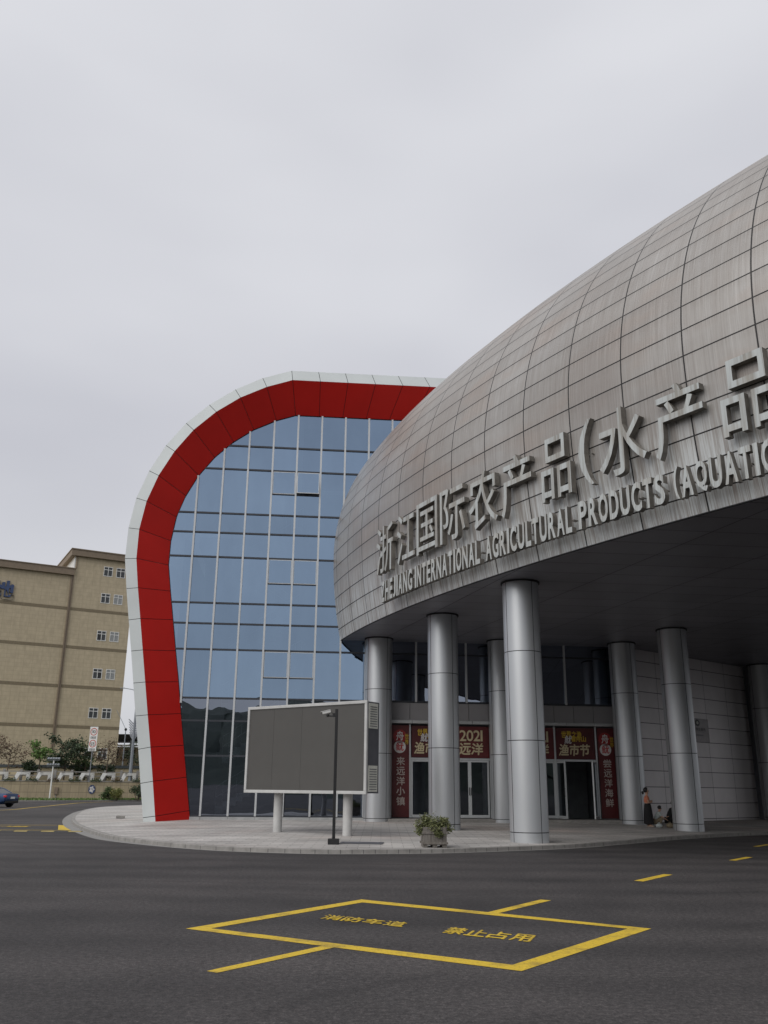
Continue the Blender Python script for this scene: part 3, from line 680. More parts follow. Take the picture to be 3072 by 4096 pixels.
year_banner(6.92, 8.86, 'red 2021 banner almost hidden behind the widest front column'); fish_banner(8.98, 11.02, 'maroon banner with yellow and cream characters above the open doorway')

# ------------------------------------------------------------------ domed canopy
CO = (0.01083133231161291, -1.1494710820829526, 26.791438515419163)
path = []
y = 41.6
while y > 9: path.append(Vector((CO[0] * y * y + CO[1] * y + CO[2], y))); y -= .3
d = (path[-1] - path[-2]).normalized(); ang = math.atan2(d.y, d.x); p = path[-1].copy()
for i in range(110): ang += .3 * .006; p = p + Vector((math.cos(ang), math.sin(ang))) * .3; path.append(p.copy())
tang = [(path[min(i + 1, len(path) - 1)] - path[max(i - 1, 0)]).normalized() for i in range(len(path))]
nin = [Vector((-t.y, t.x)) for t in tang]
sl = [0.0]
for a, b in zip(path[:-1], path[1:]): sl.append(sl[-1] + (b - a).length)
def s_at_y(yv): return min(range(len(path)), key=lambda i: abs(path[i].y - yv) + (100 if i > 112 else 0))
S0 = sl[s_at_y(40.4)]; SA = sl[s_at_y(20.383)]
ZS = 8.15
prof = []
wm, zm, Rl, Ru, ee = -.4, 12.2, 21.0, 10.0, .925
for i in range(8):
    dz = (zm - ZS) * (1 - i / 8); prof.append((wm + Rl - math.sqrt(Rl * Rl - dz * dz), ZS + (zm - ZS) * i / 8))
base_w = prof[0][0]
prof = [(a - base_w * (1 - i / 8), z) for i, (a, z) in enumerate(prof)]
for i in range(41): t = math.pi / 2 * i / 40; prof.append((wm + Ru * (1 - math.cos(t)), zm + Ru * ee * math.sin(t)))
prof += [(14, 21.6), (20, 21.7), (34, 21.7)]
pl = [0.0]
for a, b in zip(prof[:-1], prof[1:]): pl.append(pl[-1] + math.hypot(b[0] - a[0], b[1] - a[1]))
def zrise(z, yv):            # the crown climbs a little towards the road end
    return z if z < zm else zm + (z - zm) * (1 + .024 * min(1, max(0, (30 - yv) / 11)))
dome = thing('domed_canopy', 'huge streaked grey metal dome canopy on round silver columns', 'building', (4, 30, 0))
mb = MB()
for i in range(len(path) - 1):
    for j in range(len(prof) - 1):
        q, uv = [], []
        for ii, jj in ((i, j), (i + 1, j), (i + 1, j + 1), (i, j + 1)):
            P = path[ii] + nin[ii] * prof[jj][0]; q.append((P.x, P.y, zrise(prof[jj][1], path[ii].y))); uv.append(((sl[ii] - SA) / 1.995, (pl[jj] - .5) / .722))
        mb.quad(q, uv)
shell = mb.build('shell', 'dome', dome, world=True)
bm = bmesh.new(); bm.from_mesh(shell.data); bmesh.ops.remove_doubles(bm, verts=bm.verts, dist=1e-4)
for f in bm.faces: f.smooth = True
bm.to_mesh(shell.data); bm.free()
mb = MB()
for i in range(len(path) - 1):
    ws = [.0, 4, 8, 12, 16, 20, 26, 34]
    for a, b in zip(ws[:-1], ws[1:]):
        q, uv = [], []
        for ii, ww in ((i, a), (i + 1, a), (i + 1, b), (i, b)):
            P = path[ii] + nin[ii] * ww; q.append((P.x, P.y, ZS + .02)); uv.append((P.x / 3.1 + P.y * .1, P.y / 1.25 - P.x * .08))
        mb.quad(q, uv)
ext = [(9.0, 44.3), (45, 44.3), (45, 75), (9.0, 75)]
mb.quad([(a, b, ZS + .06) for a, b in ext], [(a / 3.1 + b * .1, b / 1.25 - a * .08) for a, b in ext])
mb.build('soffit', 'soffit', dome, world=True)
mb = MB()                      # thin drip edge round the bottom of the shell
mb.tube([(p.x + n_.x * .02, p.y + n_.y * .02, ZS - .005) for p, n_ in list(zip(path, nin))[::2]], .028, 6)
mb.build('drip_edge', 'dark', dome, world=True)
for x, y, r, zb in ((4.52, 28.3, .59, .09), (2.34, 34.1, .585, .14), (12.2, 36.8, .59, .1), (-.17, 39.9, .61, .2), (5.42, 40.2, .6, .2), (11.08, 40.6, .6, .2), (20.3, 47.4, .6, .2), (20.5, 30.4, .59, .0), (26.5, 38.0, .6, .0)):
    m = MB(); j = .012
    zz = [zb, .42, 3.10, 5.85, ZS + .02]
    for a, b in zip(zz[:-1], zz[1:]): m.lathe([(r, a + (j if a > zb else 0)), (r, b - (j if b < ZS else 0))], (x, y, 0), 48)
    for a in zz[1:-1]: m.lathe([(r - .012, a - .03), (r - .012, a + .03)], (x, y, 0), 48, mi=1)
    m.lathe([(r + .05, ZS - .035), (r + .05, ZS + .02), (r - .02, ZS + .02), (r - .02, ZS - .035), (r + .05, ZS - .035)], (x, y, 0), 48, mi=1)
    va = math.atan2(-y, -x)
    o = m.build('column', ['column', 'dark'], dome, smooth=True, world=True)
    sm = MB()
    for k in range(4):
        a = va + R(38) + k * R(90); sm.box((x + r * math.cos(a), y + r * math.sin(a), (zb + ZS) / 2), (.010, .016, ZS - zb - .04), a)
    q = sm.build('seam', 'dark', None); q.parent = o; q.data.transform(Matrix.Translation(-Vector(dome.location)))

# ---- the side wall at the back right, under the canopy
WA, WB = Vector((11.95, 42.0)), Vector((19.55, 48.07)); wd = (WB - WA).normalized(); wl = (WB - WA).length
side = thing('side_wall', 'grey panelled wall under the canopy, behind the waiting people', 'wall', (WA.x, WA.y, 0), math.atan2(wd.y, wd.x))
mb = MB(); L2 = wl + .7
def wq(a0, a1, z0, z1, y, flip=False): mb.quad([(a0, y, z0), (a1, y, z0), (a1, y, z1), (a0, y, z1)], [((q - 1.80) / 2.04, (zz_ - .38) / .722) for q, zz_ in ((a0, z0), (a1, z0), (a1, z1), (a0, z1))])
wq(-.3, L2 - .5, 0, ZS, 0)
mb.build('panel_face', 'side_wall', side)
MB().bx(-.3, L2 + 8, .01, .35, 0, ZS + .4).build('wall_core', 'grey_panel', side)
MB().bx(L2 - .5, L2 + .2, -.25, .009, 0, ZS).build('corner_pier', 'cabinet', side)
# plaque
pq = thing('wall_plaque', 'grey metal plaque with a dark round emblem on the panelled wall', 'plaque', (WA.x + wd.x * 4.95, WA.y + wd.y * 4.95, 4.0), math.atan2(wd.y, wd.x))
MB().bx(-.98, .98, -.03, -.003, 0, 1.15).build('plate', 'plate', pq)
m = MB(); m.prism([(.2 * math.cos(a), .17 * math.sin(a)) for a in (2 * math.pi * i / 24 for i in range(24))], (0, -.032, .93), (1, 0, 0), (0, 0, 1), (0, -1, 0), .008); m.build('emblem', 'black', pq)
m = MB(); m.quad([(.09 * math.cos(a), -.042, .93 + .07 * math.sin(a)) for a in (2 * math.pi * i / 20 for i in range(20))]); m.build('emblem_mark', 'vent', pq)
m = MB(); put_text(m, '远洋渔业基地', (-.62, -.034, .55), (1, 0, 0), (0, 0, 1), (0, -1, 0), 1.3, .15); m.build('lettering', 'black', pq)
m = MB(); m.bx(-.8, .55, -.036, -.031, .48, .495); m.bx(-.75, .45, -.036, -.031, .30, .36); m.build('rule', 'cabinet', pq)

# ------------------------------------------------------------------ sign lettering on the dome
def frame_at(s, wv):
    s += S0
    i = max(0, min(len(sl) - 2, next((k for k in range(len(sl) - 1) if sl[k + 1] >= s), len(sl) - 2)))
    t = (s - sl[i]) / (sl[i + 1] - sl[i]); tg = tang[i].lerp(tang[i + 1], t).normalized(); nn = Vector((-tg.y, tg.x)); P = path[i].lerp(path[i + 1], t) + nn * wv
    return P, tg, nn
def sign_char(root, ch, sa, sb, za, zb, depth, off, fat):
    P, tg, nn = frame_at((sa + sb) / 2, -.6)
    ex = Vector((tg.x, tg.y, 0)); ez = Vector((-nn.x, -nn.y, 0)); W = sb - sa
    m = MB(); put_glyph(m, ch, Vector((P.x, P.y, za)) - ex * (W / 2), ex, Vector((0, 0, 1)), ez, W, zb - za, depth=depth, offset=fat)
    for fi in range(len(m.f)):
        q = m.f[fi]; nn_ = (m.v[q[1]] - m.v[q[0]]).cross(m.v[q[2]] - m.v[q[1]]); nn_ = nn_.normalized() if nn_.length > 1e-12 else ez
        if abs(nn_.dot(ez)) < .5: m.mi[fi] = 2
    for q in (-.3, .3):
        c = Vector((P.x, P.y, (za + zb) / 2)) + ex * (W * q * .5) - ez * (depth + .08); m.box(c, (.03, .18, .03), math.atan2(ex.y, ex.x), mi=2)
    return m.build('character', ['letter', 'dark', 'letter_side'], root, world=True)
cn = thing('chinese_sign', 'row of big grey Chinese characters standing on the dome', 'sign', (4.2, 25.5, 9.6))
for ch, a, b in (('浙', 6.88, 8.48), ('江', 8.82, 10.28), ('国', 10.42, 11.90), ('际', 12.08, 13.62), ('农', 13.85, 15.40), ('产', 15.58, 17.02), ('品', 17.45, 18.66), ('水', 19.72, 21.32), ('产', 21.58, 23.04), ('品', 23.5, 24.95)):
    sign_char(cn, ch, a, b, 9.6, 11.5, .19, 0, .004)
sign_char(cn, '(', 18.98, 19.5, 9.62, 11.55, .18, 0, .0)
en = thing('english_sign', 'row of raised grey English capitals below the Chinese characters', 'sign', (4.2, 25.5, 8.4))
def word(s, a, b):
    ws = [.36 if c in 'I' else .46 if c in 'JL' else .42 if c == '(' else .8 for c in s]
    ws = [{'I': .26, 'J': .5, '(': .36, 'L': .58, 'E': .6, 'Z': .64, 'T': .68}.get(c, .74) for c in s]
    gap = .13; tot = sum(ws) + gap * (len(s) - 1); x = a; kx = (b - a) / tot
    for c, wv in zip(s, ws):
        sign_char(en, c, x, x + wv * kx, 8.46, 9.25 if c != '(' else 9.3, .17, 0, .030 if c != '(' else .012); x += (wv + gap) * kx
word('ZHEJIANG', 7.42, 10.08); word('INTERNATIONAL', 10.27, 14.40); word('AGRICULTURAL', 14.72, 18.58); word('PRODUCTS', 18.84, 21.74); word('(AQUATIC', 22.0, 24.68)

# ------------------------------------------------------------------ LED board
bl, br = Vector((-4.80, 32.11)), Vector((-.48, 28.98)); bd = (br - bl).normalized(); blen = (br - bl).length
board = thing('display_board', 'large switched-off display screen on two grey posts', 'display board', (bl.x, bl.y, pav_z(-2.5, 30.5)), math.atan2(bd.y, bd.x))
zb_ = 1.46 - board.location.z; zt_ = 4.38 - board.location.z; D = .70
mb = MB(); mb.bx(.03, blen - .03, .03, D, zb_ + .03, zt_ - .03); mb.build('cabinet', 'cabinet', board, bevel=.008)
mb = MB(); f = .10
for a, b, c, d in ((0, blen, zb_, zb_ + f), (0, blen, zt_ - f, zt_), (0, f, zb_ + f, zt_ - f), (blen - f, blen, zb_ + f, zt_ - f)): mb.bx(a, b, -.02, .07, c, d)
mb.build('frame', 'post_grey', board, bevel=.012)
mb = MB(); n = 4; W = blen - 2 * f; cuts = [0, .225, .475, 1]
for a, b in zip(cuts[:-1], cuts[1:]): mb.bx(f + W * a + .003, f + W * b - .003, .018, .029, zb_ + f, zt_ - f)
mb.build('screen', 'screen', board)
for zc in (zb_ + .58 - .1, zt_ - .58 + .1):
    m = MB(); m.bx(blen - .03, blen - .005, .12, .60, zc - .40, zc + .40); o = m.build('vent_grille', 'vent', board)
    m = MB()
    for i in range(9): m.bx(blen - .006, blen + .004, .17, .55, zc - .34 + i * .077, zc - .34 + i * .077 + .022)
    m.build('slats', 'cabinet', o)
for a in (1.24, 4.27):
    m = MB(); m.lathe([(.155, -.1), (.155, zb_ + .04)], (a, .44, 0), 28); m.build('post', 'post_grey', board, smooth=True)

# ------------------------------------------------------------------ camera pole, floor plate, planter
px, py = -1.33, 26.25; z0 = pav_z(px, py) - .004
pole = thing('camera_pole', 'slim black pole with a white security camera, before the display screen', 'camera pole', (px, py, z0))
MB().bx(-.155, .155, -.155, .155, 0, .15).build('foot', 'black', pole, bevel=.01)
m = MB(); m.bx(-.042, .042, -.042, .042, .15, 3.72); m.build('post', 'black', pole, bevel=.006)
m = MB(); m.tube([(-.04, 0, 3.52), (-.24, -.01, 3.52)], .022, 8); m.tube([(-.10, 0, 3.54), (-.12, 0, 3.60), (-.17, 0, 3.64), (-.21, -.01, 3.60), (-.22, -.02, 3.54)], .010, 6); m.bx(-.1, -.04, -.03, .03, 3.49, 3.60); m.ball((-.26, -.01, 3.53), .045); m.build('bracket', 'black', pole)
m = MB(); rm = Matrix.Rotation(R(-12), 3, 'Y') @ Matrix.Identity(3)
m.box((-.30, -.03, 3.625), (.25, .10, .075), R(8), m=Matrix.Rotation(R(-14), 3, 'Y')); cmr = m.build('camera_body', 'win_white', pole, bevel=.012)
m = MB(); m.box((-.33, -.035, 3.665), (.29, .12, .012), R(8), m=Matrix.Rotation(R(-14), 3, 'Y')); m.build('sun_hood', 'win_white', cmr)
m = MB(); m.tube([(-.41, -.045, 3.595), (-.435, -.05, 3.588)], .032, 12); m.build('lens', 'black', cmr)
px, py = -.55, 26.75; z0 = pav_z(px, py)
m = MB(); m.bx(-.62, .62, -.34, .34, .0, .012); m.bx(-.56, -.50, -.03, .03, .012, .02); m.bx(.50, .56, -.03, .03, .012, .02)
o = m.build('floor_hatch', 'cabinet'); o.location = (px, py, z0 + .003); o.rotation_euler = (R(.9), 0, R(-6)); tag(o, 'dark flat service hatch in the paving beside the black pole', 'floor hatch')
px, py = 1.46, 25.75; z0 = pav_z(px, py)
pl_ = thing('planter_box', 'weathered wooden planter box near the kerb', 'planter', (px, py, z0), R(3))
mb = MB()
for sgn, ax in ((-1, 'x'), (1, 'x'), (-1, 'y'), (1, 'y')):
    for i in range(6):
        a = -.345 + i * .138 - .345 + .345 * 1; c = -.345 + .115 * i + .0575
        if ax == 'y': mb.bx(c - .055, c + .055, sgn * .345 - .012, sgn * .345 + .012, .07, .56 + random.uniform(-.008, .008))
        else: mb.bx(sgn * .357 - .012, sgn * .357 + .012, c - .055, c + .055, .07, .56 + random.uniform(-.008, .008))
mb.build('planks', 'wood', pl_, bevel=.004)
for zc in (.085, .375):
    m = MB(); q = .385
    m.bx(-q - .02, q + .02, -q, -q + .026, zc, zc + .065); m.bx(-q - .02, q + .02, q - .026, q, zc, zc + .065); m.bx(-q + .0, -q + .026, -q + .027, q - .027, zc, zc + .065); m.bx(q - .026, q, -q + .027, q - .027, zc, zc + .065); m.build('batten', 'wood', pl_, bevel=.004)
m = MB()
for x in (-.3, 0, .3): m.bx(x - .07, x + .07, -.34, .34, 0, .068)
m.build('runner', 'wood', pl_)
MB().bx(-.33, .33, -.33, .33, .40, .47).build('earth', 'soil', pl_)

def leaf_mesh(pts, size, seed=0, aspect=.55, jit=.35, droop=0.0):
    rnd = random.Random(seed); mb = MB()
    for p in pts:
        p = Vector(p); s = size * rnd.uniform(1 - jit, 1 + jit)
        a = Vector((rnd.gauss(0, 1), rnd.gauss(0, 1), rnd.gauss(0, .6) - droop)).normalized(); b = a.cross(Vector((rnd.gauss(0, 1), rnd.gauss(0, 1), rnd.gauss(0, 1)))).normalized(); w_ = s * aspect * .5
        mb.quad([p, p + a * s * .5 + b * w_, p + a * s, p + a * s * .5 - b * w_])
    return mb
rnd = random.Random(5)
pl_.scale = (.88, .88, .92)
sh = thing('potted_shrub', 'bushy olive green shrub spilling over the wooden planter', 'shrub', (px, py, z0 + .43)); sh.scale = (.88, .88, .85)
pts = []; stems = MB()
lobes = [(-.28, -.05, .20, .26), (-.40, -.15, .05, .20), (.0, -.05, .22, .26), (.26, -.05, .16, .26), (.42, -.1, .05, .18), (.1, -.36, .0, .15), (.16, -.40, -.12, .11), (-.02, -.3, .08, .2), (-.15, .2, .2, .25), (.2, .22, .15, .25), (-.22, -.02, .36, .12), (-.45, -.22, -.06, .12), (.36, -.06, .26, .12)]
for (a, b, c, r) in lobes:
    n = int(6000 * r * r * r * 2.4) + 120
    for _ in range(n):
        d = Vector((rnd.gauss(0, 1), rnd.gauss(0, 1), rnd.gauss(0, 1))).normalized() * r * rnd.random() ** .4 * rnd.uniform(.75, 1.18); pts.append((a + d.x, b + d.y, c + d.z * .85))
    for _ in range(5):
        d = Vector((rnd.gauss(0, 1), rnd.gauss(0, .8), abs(rnd.gauss(0, 1)))).normalized() * r * rnd.uniform(1.1, 1.35)
        e = Vector((a, b, c)) + d; stems.tube([(a * .4, b * .4, -.03), (a * .8, b * .8, c * .6 + .02), e], [.009, .006, .003], 4, False)
        for q in range(6): pts.append(tuple(Vector((a, b, c)) + d * (.8 + .05 * q) + Vector((rnd.gauss(0, .012), rnd.gauss(0, .012), rnd.gauss(0, .012)))))
leaf_mesh(pts, .062, 3, .6).build('foliage', 'leaf_olive', sh); stems.build('stems', 'bark', sh)

# ------------------------------------------------------------------ people
def skin_body(joints, bones, name, parent, mat, sub=2):
    idx = {k: i for i, k in enumerate(joints)}
    me = bpy.data.meshes.new(name); me.from_pydata([Vector(v[0]) for v in joints.values()], [(idx[a], idx[b]) for a, b in bones], [])
    o = bpy.data.objects.new(name, me); COL.objects.link(o)
    o.modifiers.new('skin', 'SKIN'); sv = me.skin_vertices[0].data
    for i, v in enumerate(joints.values()): r = v[1]; sv[i].radius = (r, r) if not isinstance(r, tuple) else r; sv[i].use_root = (i == 0)
    ss = o.modifiers.new('sub', 'SUBSURF'); ss.levels = sub; ss.render_levels = sub
    bpy.context.view_layer.update()
    m2 = bpy.data.meshes.new_from_object(o.evaluated_get(bpy.context.evaluated_depsgraph_get()))
    bpy.data.objects.remove(o); m2.name = name
    for p in m2.polygons: p.use_smooth = True
    m2.materials.clear(); m2.materials.append(M_[mat])
    o = bpy.data.objects.new(name, m2); COL.objects.link(o); o.parent = parent; return o
def add_hand(J, B, wrist, dirv, side, pre, curl):
    """palm and five fingers of unequal length from a wrist joint"""
    wv = Vector(J[wrist][0]); d = Vector(dirv).normalized(); s = Vector(side).normalized(); c = Vector(curl).normalized()
    J[pre + 'palm'] = (wv + d * .055, .026); B.append((wrist, pre + 'palm'))
    for i, ln in enumerate((.060, .072, .066, .052)):
        o = (i - 1.5) * .019; k = wv + d * .088 + s * o
        J[f'{pre}k{i}'] = (k, .0095); J[f'{pre}m{i}'] = (k + d * ln * .5 + c * .010, .0085); J[f'{pre}t{i}'] = (k + d * ln * .8 + c * .034, .007)
        B += [(pre + 'palm', f'{pre}k{i}'), (f'{pre}k{i}', f'{pre}m{i}'), (f'{pre}m{i}', f'{pre}t{i}')]
    k = wv + d * .04 - s * .034; J[pre + 'th'] = (k, .010); J[pre + 'tt'] = (k + d * .035 - s * .016 + c * .014, .008); B += [(pre + 'palm', pre + 'th'), (pre + 'th', pre + 'tt')]
def head_joints(J, B, neck, top, face, side):
    """neck -> skull with jaw, nose and ears"""
    n = Vector(neck); f = Vector(face).normalized(); s = Vector(side).normalized(); u = Vector(top)
    J['neck'] = (n, .048); J['skull'] = (n + u * .16 - f * .005, .082); J['crown'] = (n + u * .215 - f * .008, .055); J['jaw'] = (n + u * .085 + f * .048, .045); J['nose'] = (n + u * .135 + f * .098, .013)
    J['earL'] = (n + u * .14 + s * .082, .017); J['earR'] = (n + u * .14 - s * .082, .017)
    B += [('neck', 'jaw'), ('neck', 'skull'), ('skull', 'crown'), ('skull', 'nose'), ('skull', 'earL'), ('skull', 'earR')]
def face_bits(parent, neck, top, face, side):
    n = Vector(neck); f = Vector(face).normalized(); s = Vector(side).normalized(); u = Vector(top)
    for q in (-1, 1): MB().ball(tuple(n + u * .155 + f * .082 + s * .03 * q), .011).build('eye', 'sign_black', parent)
    MB().ball(tuple(n + u * .075 + f * .082), .016, (.6, 1.2, .4)).build('mouth', 'sign_red', parent)
# standing woman, facing right, arms folded
wz = pav_z(11.1, 38.5)
p1 = thing('person', 'woman standing in a coral top and long black skirt', 'person', (11.1, 38.5, wz), R(-12))
J = {'pelvis': ((0, 0, .80), (.125, .10)), 'waist': ((.0, 0, .93), (.095, .085)), 'chest': ((.0, 0, 1.10), (.125, .10)), 'collar': ((0, 0, 1.215), (.085, .075))}
B = [('pelvis', 'waist'), ('waist', 'chest'), ('chest', 'collar')]
head_joints(J, B, (.015, 0, 1.285), (0.04, 0, 1), (1, 0, -.08), (0, 1, 0)); B.append(('collar', 'neck'))
for q, n_ in ((-1, 'R'), (1, 'L')):
    J['sh' + n_] = ((0, q * .15, 1.20), .05); J['el' + n_] = ((.06, q * .19, .97), .038); J['wr' + n_] = ((.21, q * .03 - .02 * q, 1.02 + .02 * q), .027); B += [('collar', 'sh' + n_), ('sh' + n_, 'el' + n_), ('el' + n_, 'wr' + n_)]
    J['hip' + n_] = ((0, q * .075, .74), .085); J['kn' + n_] = ((.02, q * .075, .42), .056); J['an' + n_] = ((-.01 + .06 * (q < 0), q * .07, .075), .035); J['to' + n_] = ((.13 + .06 * (q < 0), q * .08, .03), .03)
    B += [('pelvis', 'hip' + n_), ('hip' + n_, 'kn' + n_), ('kn' + n_, 'an' + n_), ('an' + n_, 'to' + n_)]
    add_hand(J, B, 'wr' + n_, (.05, -q, .05), (0, .1, 1), n_, (-1, 0, 0))
bd_ = skin_body(J, B, 'body', p1, 'skin'); face_bits(p1, (.015, 0, 1.285), (0.04, 0, 1), (1, 0, -.08), (0, 1, 0))
m = MB(); m.lathe([(.10, .10), (.205, .14), (.20, .35), (.175, .6), (.145, .85), (.122, .94)], (.02, 0, 0), 20); m.v = [Vector((v.x, v.y * .92, v.z)) for v in m.v]; m.build('skirt', 'black_cloth', p1, smooth=True)
J2 = {'w': ((.0, 0, .90), (.128, .105)), 'c': ((0, 0, 1.10), (.142, .118)), 'k': ((0, 0, 1.215), (.10, .085)), 'n': ((.005, 0, 1.255), (.062, .06))}
B2 = [('w', 'c'), ('c', 'k'), ('k', 'n')]
for q in (-1, 1): J2[f's{q}'] = ((0, q * .155, 1.205), .064); J2[f'e{q}'] = ((.035, q * .18, 1.06), .058); B2 += [('k', f's{q}'), (f's{q}', f'e{q}')]
skin_body(J2, B2, 'top', p1, 'orange_cloth')
m = MB(); m.ball((-.005, 0, 1.47), .112, (1.0, .92, 1.02), 16, 10); m.v = [v for v in m.v]; m.v = [Vector((min(v.x, .045 + .25 * max(0, v.z - 1.46)), v.y, v.z)) for v in m.v]; m.ball((-.135, 0, 1.36), .055, (.9, .8, 1.3)); m.build('hair', 'hair', p1, smooth=True)
for q in (-1, 1): MB().box((.05 + .06 * (q < 0), q * .075, .028), (.24, .085, .05)).build('shoe', 'shoe', p1, bevel=.02)

def squat(loc, rz, label, sc, shirt, trouser, hairc, cap=False):
    t = thing('person', label, 'person', loc, rz); t.scale = (sc, sc, sc)
    J = {'pelvis': ((-.12, 0, .26), (.14, .12)), 'waist': ((-.06, 0, .42), (.12, .11)), 'chest': ((.04, 0, .60), (.14, .115)), 'collar': ((.11, 0, .73), (.085, .075))}; B = [('pelvis', 'waist'), ('waist', 'chest'), ('chest', 'collar')]
    nk = (.15, 0, .79); tp = (.22, 0, .97); fc = (1, 0, -.3)
    head_joints(J, B, nk, tp, fc, (0, 1, 0)); B.append(('collar', 'neck'))
    for q, n_ in ((-1, 'R'), (1, 'L')):
        J['sh' + n_] = ((.10, q * .17, .70), .055); J['el' + n_] = ((.24, q * .20, .50), .042); J['wr' + n_] = ((.42, q * .07, .40), .03); B += [('collar', 'sh' + n_), ('sh' + n_, 'el' + n_), ('el' + n_, 'wr' + n_)]
        J['hip' + n_] = ((-.10, q * .10, .27), .095); J['kn' + n_] = ((.26, q * .17, .46), .066); J['an' + n_] = ((.06, q * .13, .085), .042); J['to' + n_] = ((.22, q * .15, .035), .034)
        B += [('pelvis', 'hip' + n_), ('hip' + n_, 'kn' + n_), ('kn' + n_, 'an' + n_), ('an' + n_, 'to' + n_)]
        add_hand(J, B, 'wr' + n_, (.8, -q * .3, -.4), (.2, q, 0), n_, (0, 0, -1))
    skin_body(J, B, 'body', t, 'skin'); face_bits(t, nk, tp, fc, (0, 1, 0))
    J2 = {'w': ((-.10, 0, .33), (.155, .135)), 'c': ((.04, 0, .60), (.16, .135)), 'k': ((.11, 0, .73), (.10, .09))}; B2 = [('w', 'c'), ('c', 'k')]
    for q in (-1, 1): J2[f's{q}'] = ((.10, q * .175, .695), .072); J2[f'e{q}'] = ((.21, q * .20, .54), .062); B2 += [('k', f's{q}'), (f's{q}', f'e{q}')]
    skin_body(J2, B2, 'shirt', t, shirt)
    J3 = {'p': ((-.12, 0, .25), (.155, .13))}; B3 = []
    for q in (-1, 1): J3[f'h{q}'] = ((-.08, q * .11, .27), .11); J3[f'k{q}'] = ((.27, q * .17, .47), .082); J3[f'a{q}'] = ((.07, q * .13, .13), .06); B3 += [('p', f'h{q}'), (f'h{q}', f'k{q}'), (f'k{q}', f'a{q}')]
    skin_body(J3, B3, 'trousers', t, trouser)
    hc = Vector(nk) + Vector(tp) * .175
    m = MB(); m.ball((hc.x - .02, 0, hc.z + .015), .112, (1, .95, .95), 16, 10); m.v = [Vector((min(v.x, hc.x + .05 + .3 * max(0, v.z - hc.z - .02)), v.y, v.z)) for v in m.v]; m.build('hair', hairc, t, smooth=True)
    for q in (-1, 1): MB().box((.15, q * .145, .03), (.25, .09, .06)).build('shoe', 'shoe', t, bevel=.02)
    return t
squat((11.55, 38.75, pav_z(11.5, 38.7)), R(-8), 'child with short black hair in a pale shirt, squatting', .80, 'white_cloth', 'khaki', 'hair')
squat((12.28, 39.25, pav_z(12.3, 39.2)), R(5), 'person squatting in black clothes, half hidden by a column', .98, 'black_cloth', 'black_cloth', 'hair')
def bag(x, y, r, label, mat):
    z = pav_z(x, y); rnd = random.Random(int(x * 100)); m = MB(); m.ball((0, 0, r * .62), r, (1.1, .9, .68), 14, 9)
    m.v = [v * rnd.uniform(.93, 1.07) for v in m.v]; m.v = [Vector((v.x, v.y, max(0, v.z))) for v in m.v]
    t = thing('bag', label, 'bag', (x, y, z)); m.build('sack', mat, t, smooth=True); MB().tube([(-.03, 0, r * 1.15), (-.05, 0, r * 1.5), (.03, 0, r * 1.55), (.02, 0, r * 1.15)], .01, 5).build('handle', mat, t)
bag(11.48, 38.3, .13, 'pale small bag on the floor at the standing woman\'s feet', 'white_cloth')
bag(11.95, 38.35, .15, 'brown bag on the floor between the two squatting people', 'khaki')

# ------------------------------------------------------------------ road markings
def lines(polys, z=.004):
    m = MB()
    for p in polys: m.quad([(a, b, z) for a, b in p])
    return m
oL, oT, oR, oB = (-2.36, 11.66), (-.29, 14.75), (3.40, 12.02), (1.35, 9.25); iL, iT, iR, iB = (-2.06, 11.70), (-.27, 14.38), (3.10, 12.0), (1.31, 9.56)
fl = thing('fire_lane_marking', 'large yellow outlined box with characters, painted in the foreground', 'road marking', (.6, 12, 0))
lines([(oL, oT, iT, iL), (oT, oR, iR, iT), (oR, oB, iB, iR), (oB, oL, iL, iB)]).build('outline', 'yellow', fl, world=True)
lines([((-1.62, 9.11), (-1.51, 9.03), (-.44, 10.52), (-.58, 10.60))], .0041).build('bar', 'yellow', fl, world=True)
lines([((1.46, 13.33), (1.60, 13.24), (2.67, 14.86), (2.52, 14.95))], .0041).build('bar', 'yellow', fl, world=True)
def ground_text(s, tl, tr, bl_, parent, z=.004, mat='yellow'):
    tl, tr, bl_ = Vector((*tl, z)), Vector((*tr, z)), Vector((*bl_, z)); ex = (tr - tl).normalized(); ey = (tl - bl_).normalized()
    n = len(s); cw = (tr - tl).length / (n + .14 * (n - 1))
    for j, ch in enumerate(s): put_glyph(MB_ := MB(), ch, bl_ + ex * (j * cw * 1.14), ex, ey, (0, 0, 1), cw, (tl - bl_).length, offset=.028); MB_.build('character', mat, parent, world=True)
ground_text('消防车道', (-.71, 13.0), (.36, 12.33), (-.80, 12.62), fl); ground_text('禁止占用', (.89, 11.99), (1.84, 11.38), (.74, 11.53), fl)
def dash(p, label, group=None):
    c = sum((Vector(q) for q in p), Vector((0, 0))) / len(p); t = lines([[(a - c.x, b - c.y) for a, b in p]], 0).build('lane_dash', 'yellow'); t.location = (c.x, c.y, .004); tag(t, label, 'road marking', group); return t
g_ = 'yellow dashes on the road towards the canopy'
dash([(4.86, 18.12), (5.0, 17.98), (6.03, 19.46), (5.88, 19.58)], 'nearest and longest yellow dash on the open road at right', g_)
dash([(8.76, 23.62), (8.89, 23.50), (9.82, 24.72), (9.68, 24.84)], 'yellow dash in the middle of the row leading under the canopy', g_)
dash([(11.77, 29.55), (11.90, 29.42), (12.83, 30.64), (12.70, 30.76)], 'farthest yellow dash, dim in the shade at the right edge', g_)
f2 = thing('fire_lane_marking', 'yellow outlined box by the kerb curve at the left edge', 'road marking', (-15, 38, 0))
